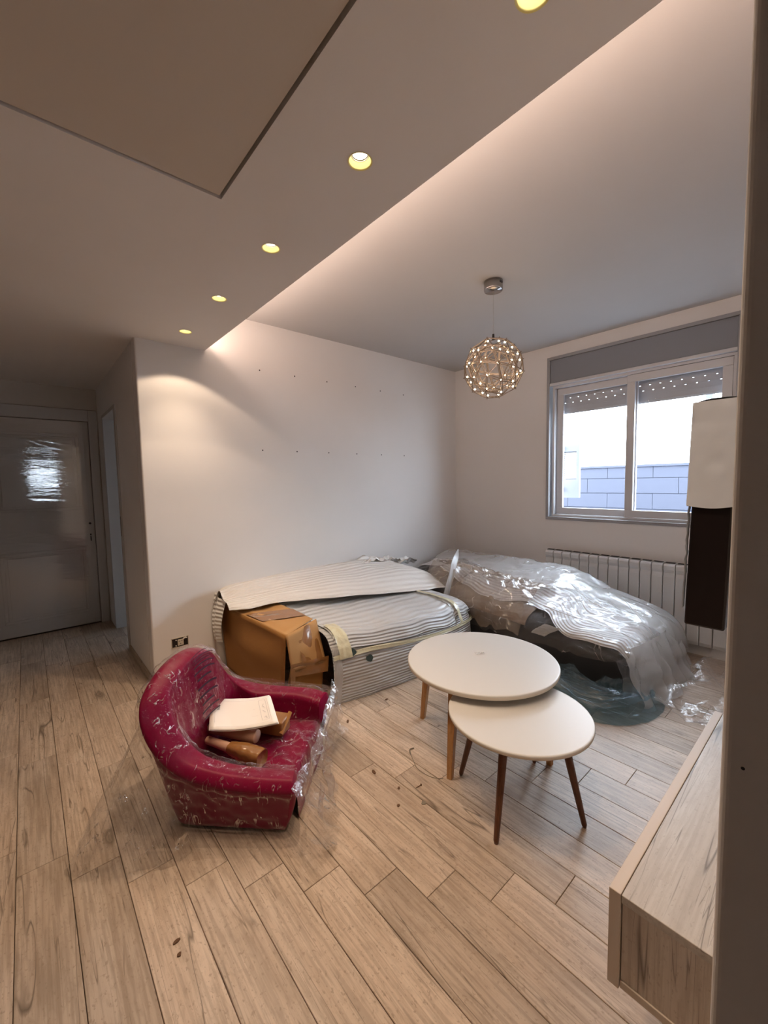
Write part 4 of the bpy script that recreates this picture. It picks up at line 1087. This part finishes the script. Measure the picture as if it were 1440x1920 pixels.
# ------------------------------------------------------------------ wrapped daybed under the window
s2t = thing('wrapped_daybed', 'dark grey daybed under the window, half covered by ribbed foam', 'sofa', (3.2, 1.8, 0))
def prof2(y, xl, zl, zm, zr, f=1.0):
    return [(xl + .03, y, .02), (xl, y, .10), (xl - .008, y, .22), (xl + .01, y, zl - .02), (xl + .07, y, zl + .035), (xl + .30, y, zm), (xl + .58, y, (zm + zr) / 2 + .01), (3.52, y, zr), (3.66, y, zr - .03), (3.73, y, zr * .55)]
T2 = [prof2(3.05, 2.80, .38, .47, .56), prof2(2.70, 2.78, .38, .48, .565), prof2(2.30, 2.76, .37, .48, .565), prof2(1.95, 2.74, .36, .46, .56), prof2(1.62, 2.72, .345, .44, .54),
      prof2(1.38, 2.71, .335, .405, .46), prof2(1.12, 2.71, .32, .37, .385), prof2(.94, 2.74, .28, .33, .32), prof2(.86, 2.80, .20, .24, .24), prof2(.845, 2.86, .10, .11, .11)]
S2 = surf(T2)
def s2(u, v, off=0.0, rip=1.0):
    p = S2(u, v); n = nrm(S2, u, v)
    if n.dot(Vector((3.25, 1.8, .05)) - p) > 0: n = -n
    w = .012 * noise.noise(Vector((p.x * 4, p.y * 4, p.z * 4))) * rip
    return p + n * (w + off)
MB().grid(lambda u, v: s2(u, v), 90, 60).build('upholstery', M['grey_cloth'], s2t, smooth=True)
for x, y in ((2.82, .95), (2.80, 2.0), (3.62, .95)):
    MB().tube([(x, y, 0), (x, y, .04)], .022, 12).build('foot', M['black'], s2t)
MB().grid(lambda a, b: s2(.20 + .27 * a, .33 + (.20 + .05 * math.sin(a * 7)) * b, .012 + .022 * abs(noise.noise(Vector((a * 5, b * 4, 6))))), 40, 24).build('brown_paper', M['paperb'], s2t, smooth=True, label='dull brown packing paper under the film')
# foam sheet on top with wavy edge hanging over the near side
def shp2(a, b, uu, vv):
    st = min(max((a - .50) / .14, 0), 1); st = st * st * (3 - 2 * st)
    e = .35 + .20 * (1 - st) + .05 * math.sin(a * 9 + .6) - .07 * max(0, math.sin((a - .78) * 9)) + .02 * noise.noise(Vector((a * 13, 0, 1)))
    lo = e; return uu, lo + (.97 - lo) * b
def foam2(a, b):
    uu, vv = shp2(a, b, .0 + .985 * a, 0)
    return s2(min(uu, .985), min(vv, .97), .014 + .012 * noise.noise(Vector((a * 8, b * 5, 2))) + .008 * max(0, 1 - b * 6), 1)
MB().grid(foam2, 150, 80, 2.3, 1.2).build('foam_top', M['foam3'], s2t, smooth=True, label='white ribbed foam sheet with wavy edge')
MB().grid(lambda a, b: s2(.50 + .05 * a + .04 * b, .30 + .10 * b, .03 + .010 * noise.noise(Vector((a * 6, b * 9, 0)))), 14, 16).build('foam_corner', M['foam3'], s2t, smooth=True)

f2 = thing('film_cover', 'huge crumpled clear film bunched and draped over the daybed under the window', 'plastic film', (3.1, 1.6, 0))
def film2(a, b):
    u = .02 + .975 * a; v = .22 + .76 * b + .10 * noise.noise(Vector((a * 4, 0, 3))) * (1 - b)
    p = s2(u, min(max(v, 0), .985), .03, 1)
    q = Vector((p.x * 4.2 + p.y * 2, p.y * 4.2, p.z * 6))
    h = .030 * abs(ridged(q)) + .014 * ridged(q * 2.7) + .022 * max(0, noise.noise(q * .6))
    n = Vector((-.25 if b < .3 else 0, -.2 if a > .8 else 0, 1)).normalized()
    return p + n * h
MB().grid(film2, 220, 150).build('main_film', M['film'], f2, smooth=True)
def film3(a, b):   # second loose layer, only near the window side: milky
    u = .03 + .95 * a; v = .62 + .37 * b + .03 * math.sin(a * 14)
    p = s2(u, min(v, .99), .055, 1); q = Vector((p.x * 5, p.y * 5, 3))
    return p + Vector((0, 0, .02 * abs(ridged(q))))
MB().grid(film3, 110, 50).build('milky_fold', M['film_milky'], f2, smooth=True)
# brownish bunch near the sofa gap
def bunch(a, b):
    y = 2.62 - 1.02 * a; x = 2.68 + .62 * b
    z = .40 + .20 * math.sin(b * PI * .8 + .3) * (1 - .5 * a) + .05 * abs(ridged((x * 6, y * 6, 2))) + .02 * ridged((x * 14, y * 14, 5))
    if b < .25: z -= (1 - b * 4) ** 1.5 * .22
    return Vector((x, y, z))
MB().grid(bunch, 80, 70).build('brownish_bunch', M['film_brown'], f2, smooth=True)
# the twisted tail of film sticking up
TP = [Vector(p) for p in ((2.66, 2.28, .36), (2.72, 2.30, .46), (2.80, 2.33, .56), (2.88, 2.36, .66), (2.945, 2.38, .72), (2.97, 2.385, .765))]
def tail(u, v):
    p = spl(TP, u); t = v * 2 * PI; r = [.030, .026, .028, .030, .022, .004]; rr = spl(r, u) * (1 + .45 * math.sin(3 * t + u * 7))
    return p + Vector((math.cos(t) * rr, .35 * math.sin(t) * rr, math.sin(t) * rr * .6))
MB().grid(tail, 50, 36).build('twisted_tail', M['film_milky'], f2, smooth=True)
# long creases lying on the film
def crease(pts, w, nm='crease'):
    pts = [Vector(p) for p in pts]
    def g(u, v):
        p = spl(pts, u); return p + Vector((w * (v - .5) * 2, w * .5 * (v - .5), .006 * math.sin(v * PI)))
    MB().grid(g, 40, 4).build(nm, M['film_milky'], f2, smooth=True)
crease([s2(.42, .50, .075), s2(.58, .48, .07), s2(.72, .47, .07), s2(.86, .50, .07)], .006)
crease([s2(.50, .66, .085), s2(.60, .60, .08), s2(.70, .58, .075)], .005)
crease([s2(.66, .70, .08), s2(.76, .60, .075), s2(.88, .56, .07)], .005)
# front end of the film hanging down to the floor
def endf(a, b):
    u = a; x = 2.60 + 1.12 * a; y0 = .90 - .05 * math.sin(a * PI)
    s = b
    y = y0 - .10 * s - .05 * math.sin(a * PI) * s + .018 * math.sin(a * 44 + 4 * noise.noise(Vector((a * 5, b * 2, 0)))) * min(1, s * 3) + .02 * noise.noise(Vector((a * 8, b * 5, 1)))
    zt_ = .36 - .05 * a if a > .1 else .30
    return Vector((x, y, zt_ * (1 - s) + .006))
MB().grid(endf, 130, 50).build('end_drape', M['film'], f2, smooth=True)
MB().grid(lambda a, b: endf(a * .9 + .05, b * .97) + Vector((.0, -.02, .0)), 80, 40).build('end_drape', M['film_milky'], f2, smooth=True)

# bluish film heap on the floor at the daybed's near foot
bf = thing('blue_film', 'dusky blue plastic film heaped on the floor at the foot of the daybed', 'plastic film', (2.55, .9, 0))
HP = [Vector(p) for p in ((2.42, 1.50, 0), (2.37, 1.20, 0), (2.36, 1.00, 0), (2.43, .84, 0), (2.58, .735, 0), (2.76, .70, 0), (2.90, .72, 0))]
def heap(u, v):
    p = spl(HP, u); c = Vector((2.86, 1.25, 0)); d = (c - p).normalized()
    t = v
    z = .005 + (.085 + .015 * math.sin(u * 9)) * math.sin(min(t * 1.7, 1) * PI / 2) ** .8
    z += .018 * abs(ridged((u * 5, t * 9, 1))) * min(1, t * 4) + .008 * noise.noise(Vector((u * 18, t * 12, 0)))
    q = p + d * (.34 * t) ; q.z = max(z, .004)
    return q
MB().grid(heap, 130, 60).build('heap', M['film_blue'], bf, smooth=True)
def heap2(u, v):
    p = heap(u * .94 + .03, v * .8 + .15); return p + Vector((0, 0, .035 + .02 * math.sin(u * 12 + v * 5)))
MB().grid(heap2, 90, 40).build('upper_fold', M['film_blue'], bf, smooth=True)

# clear film scraps on the floor by the window wall
fs = thing('film_heap', 'thin clear film lying along the wall between the daybed and the hung cabinet', 'plastic film', (3.4, .62, 0))
def scr(u, v):
    x = 2.75 + 1.02 * u; y = .76 - .50 * v - .10 * u
    z = .008 + .10 * max(0, math.sin(v * 7 + 1 + 2 * noise.noise(Vector((u * 3, v * 2, 0))))) * (.5 + .5 * u) + .02 * abs(ridged((x * 7, y * 9, 0)))
    return Vector((x, y, z))
MB().grid(scr, 90, 60).build('sheet', M['film_skirt'], fs, smooth=True)

# ------------------------------------------------------------------ small debris on the tiles
def chip(name, label, x, y, r, col, seed, el=1.6, rot=0.):
    mb = MB(); n_ = 9; vs = []
    for z in (.0008, .0035):
        for k in range(n_):
            t = 2 * PI * k / n_; rr = r * (1 + .5 * noise.noise(Vector((math.cos(t), math.sin(t), seed))))
            a, b = rr * el * math.cos(t), rr * math.sin(t)
            vs.append((x + a * math.cos(rot) - b * math.sin(rot), y + a * math.sin(rot) + b * math.cos(rot), z))
    mb.add(vs, [tuple(range(n_)), tuple(range(2 * n_ - 1, n_ - 1, -1))] + [(k, (k + 1) % n_, n_ + (k + 1) % n_, n_ + k) for k in range(n_)])
    setp(mb.build(name, col), label, 'debris')
chip('wood_chip', 'long brown sliver on the floor just right of the armchair film', 1.345, 1.906, .007, M['chip'], 1, 2.4, .9)
chip('wood_chip', 'small dark chip left of the screw on the floor', 1.206, 1.318, .006, M['chip'], 2, 1.3, .4)
chip('plaster_flake', 'pale grey heart-shaped flake below the screw on the floor', 1.225, 1.112 + .07, .010, M['chipg'], 3, 1.1, 0)
chip('wood_chip', 'thin brown shaving between armchair and screw', 1.188, 1.476, .007, M['chip'], 4, 2.2, 1.2)
chip('leaf_bit', 'dark pointed leaf bit on the foreground tiles, upper one of two', .266, 1.316, .0055, M['chip'], 5, 2.0, .3)
chip('leaf_bit', 'dark roundish leaf bit on the foreground tiles, lower one of two', .262, 1.272, .0055, M['chip'], 6, 1.2, 1.0)
chip('wood_chip', 'dark chip beside the sofa foam on the floor', 1.673, 1.932, .007, M['chip'], 7, 2.0, .2)
chip('wood_chip', 'tiny dark crumb nearest the front walnut leg, toward the armchair', 1.135, 1.366 - .12, .006, M['chip'], 8, 1.2, .2)
sc_ = thing('screw', 'small dark screw lying on the tiles left of the oak leg', 'screw', (1.30, 1.275, 0))
MB().tube([(1.262, 1.265, .003), (1.292, 1.262, .003)], [.0012, .0022], 8).build('shank', M['chip'], sc_)
MB().tube([(1.292, 1.262, .0045), (1.295, 1.2615, .0045)], .0045, 10).build('screw_head', M['chip'], sc_)
cs = [Vector(p) for p in ((1.455, 1.47, .004), (1.425, 1.47, .006), (1.395, 1.42, .003), (1.36, 1.35, .003), (1.365, 1.27, .002), (1.40, 1.22, .002))]
m = MB(); m.tube([spl(cs, k / 24) for k in range(25)], [.0035 if k < 8 else .0014 for k in range(25)], 6)
setp(m.build('plastic_strand', M['chipg']), 'curved thin plastic strand on the floor beside the oak leg', 'strand')
